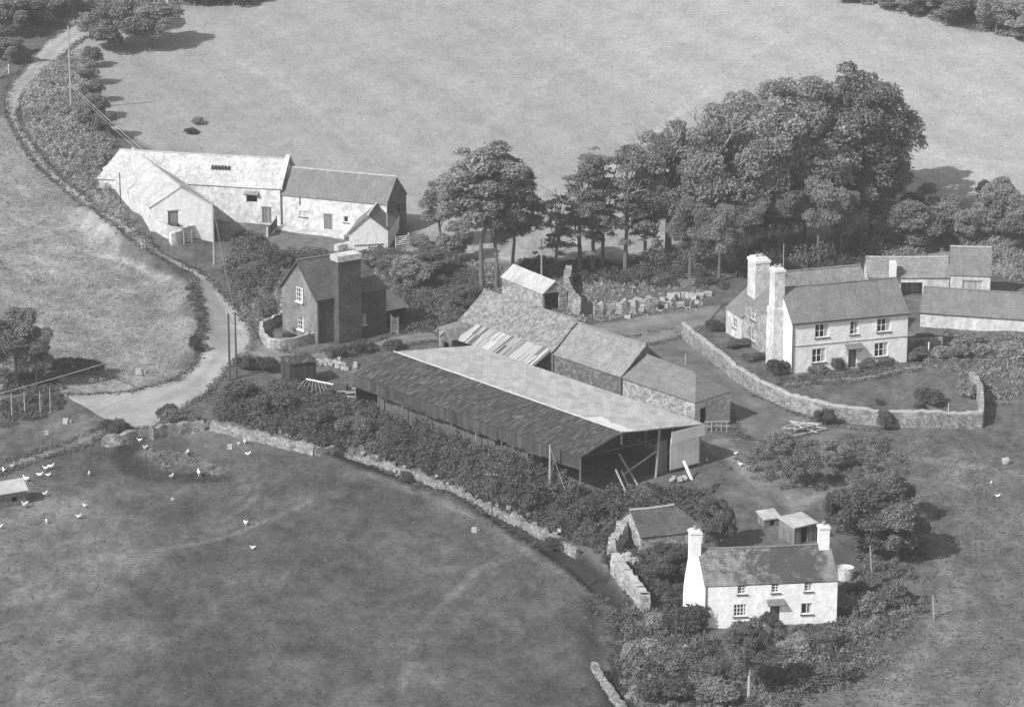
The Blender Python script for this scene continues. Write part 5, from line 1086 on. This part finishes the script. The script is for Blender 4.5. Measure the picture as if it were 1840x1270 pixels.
# ---------------------------------------------------------------- undergrowth and grasses that nobody could count
C_=clumps
C_('undergrowth',[(380,745),(430,700),(560,690),(640,735),(1045,900),(1130,880),(1200,880),(1290,905),(1240,935),(1120,950),(1060,985),(960,935),(860,885),(740,838),(640,805),(560,800),(420,760)],900,M['scrub_dk'],(.4,1.1),(.4,1.3),55,.30,11)
C_('undergrowth',[(645,760),(760,795),(1000,880),(1045,905),(1010,915),(880,880),(740,825),(640,785)],170,M['scrub_dk'],(.5,1.2),(1.0,2.4),70,.30,26)
C_('undergrowth',[(642,748),(1042,896),(1036,910),(640,764)],170,M['scrub_dk'],(.5,.9),(1.5,3.0),80,.30,28)
C_('undergrowth',[(78,128),(152,84),(172,130),(168,220),(205,262),(180,300),(190,340),(230,395),(270,430),(260,450),(160,350),(95,290),(62,250),(45,190)],850,M['scrub_lt'],(.4,1.1),(.4,1.2),45,.32,12)
C_('undergrowth',[(430,420),(470,430),(500,455),(610,460),(700,450),(800,470),(870,500),(880,540),(830,580),(740,600),(735,560),(700,510),(660,470),(510,475),(460,560),(430,540),(400,480)],800,M['scrub'],(.4,1.2),(.4,1.3),50,.30,13)
C_('undergrowth',[(1150,468),(1580,440),(1580,462),(1300,492),(1160,490)],150,M['scrub'],(.7,1.5),(1.0,3.2),80,.36,29)
C_('undergrowth',[(930,470),(1180,470),(1560,450),(1560,480),(1350,490),(1300,520),(1180,515),(1030,510),(960,500)],480,M['scrub_dk'],(.4,1.0),(.3,1.1),45,.3,14)
C_('undergrowth',[(1340,790),(1600,790),(1640,870),(1660,1000),(1660,1100),(1600,1160),(1520,1180),(1500,1110),(1540,1050),(1530,960),(1500,880),(1420,880),(1340,850)],330,M['scrub'],(.35,1.0),(.2,.8),48,.28,15)
C_('undergrowth',[(1120,1120),(1230,1150),(1280,1180),(1400,1165),(1500,1145),(1580,1130),(1560,1200),(1440,1270),(1300,1330),(1130,1290),(1115,1200)],260,M['scrub'],(.35,.9),(.3,1.0),50,.25,16)
C_('undergrowth',[(1120,1120),(1230,1150),(1280,1180),(1400,1165),(1560,1110),(1640,1090),(1600,1200),(1440,1270),(1300,1330),(1130,1290)],230,M['scrub_lt'],(.3,.8),(.2,.7),50,.24,27)
C_('undergrowth',[(1120,1000),(1240,1015),(1235,1090),(1180,1090),(1120,1000)],160,M['scrub_dk'],(.35,.9),(.4,1.2),50,.25,17)
C_('undergrowth',[(1590,470),(1560,430),(1640,390),(1840,400),(1840,500),(1790,500),(1785,450),(1700,450)],420,M['scrub_lt'],(.5,1.2),(.4,1.4),45,.32,18)
C_('undergrowth',[(1640,600),(1840,600),(1840,700),(1780,740),(1750,690),(1660,650)],230,M['scrub_lt'],(.4,1.0),(.2,.6),45,.28,19)
C_('undergrowth',[(620,815),(740,858),(850,896),(900,930),(1000,985),(1075,1045),(1102,1090),(1106,1150),(1100,1210),(1088,1150),(1086,1092),(1060,1055),(950,985),(850,915),(740,878)],60,M['scrub_dk'],(.25,.6),(.2,.5),40,.22,20)
C_('undergrowth',[(0,640),(90,640),(110,700),(110,740),(0,770)],170,M['scrub_dk'],(.4,.9),(.3,1.0),40,.28,21)
C_('undergrowth',[(1440,-20),(1840,-40),(1840,70),(1690,40),(1560,8)],420,M['leaf_lt'],(.6,1.6),(.5,1.8),45,.42,22)
C_('undergrowth',[(0,20),(130,-30),(500,-30),(470,6),(330,10),(300,40),(150,28),(92,46),(28,92),(0,115)],420,M['leaf'],(.6,1.6),(.5,1.8),45,.42,23)
C_('undergrowth',[(1395,685),(1420,676),(1520,668),(1650,652),(1652,656),(1500,681),(1400,692)],80,M['scrub'],(.25,.5),(.2,.5),40,.2,24)
C_('undergrowth',[(335,520),(352,560),(352,640),(366,632),(366,560),(345,510)],60,M['scrub_dk'],(.25,.6),(.2,.5),40,.25,25)
T_=tufts
T_('rough_grass',[(-20,210),(60,265),(150,400),(215,445),(325,515),(352,560),(360,650),(300,688),(110,700),(-20,760)],9000,M['straw'],(.04,.18),.09,31)
verge('verge_grass',[0],2600,M['tuft'],.2,41)
verge('verge_grass',[1,2,3,4,5],800,M['tuft'],.16,42)
T_('rough_grass',[(190,262),(150,110),(330,15),(900,-10),(1500,0),(1700,70),(1840,100),(1840,380),(1600,380),(1100,440),(760,440),(700,330)],1500,M['straw'],(.04,.14),.10,32)
C_('undergrowth',[(262,800),(330,812),(400,832),(392,852),(330,848),(270,838)],60,M['scrub_lt'],(.25,.6),(.15,.4),45,.22,30)
T_('rough_grass',[(0,860),(200,780),(400,820),(640,845),(850,910),(960,985),(1075,1070),(1090,1150),(1080,1270),(0,1270)],9000,M['tuft'],(.03,.11),.08,33)
T_('rough_grass',[(1300,780),(1840,780),(1840,1270),(1500,1270),(1640,1100),(1640,900),(1500,850)],5000,M['tuft'],(.04,.16),.08,34)
T_('rough_grass',[(400,740),(640,800),(1060,985),(1120,1050),(1110,1270),(1300,1270),(1560,1180),(1500,1120),(1270,1150),(1240,950),(1340,800),(1280,880),(1040,880)],7000,M['tuft'],(.15,.5),.14,35)
T_('rough_grass',[(400,460),(500,455),(760,450),(1000,500),(1270,510),(1260,560),(1040,580),(700,600),(440,580)],6000,M['straw'],(.1,.4),.14,36)

# ---------------------------------------------------------------- haze: the soft grey air of the photograph
m=MB(); m.box([-480,-600,-12],[960,0,0],[0,1260,0],[0,0,140])
m_,n,b=nodes('haze_air'); n.nodes.remove(b); pv=n.nodes.new('ShaderNodeVolumePrincipled'); pv.inputs['Color'].default_value=(.9,.9,.9,1); pv.inputs['Density'].default_value=.00025; pv.inputs['Anisotropy'].default_value=.1
n.links.new(pv.outputs[0],n.nodes['Material Output'].inputs['Volume']); tag(m.build('haze',m_),kind='stuff')
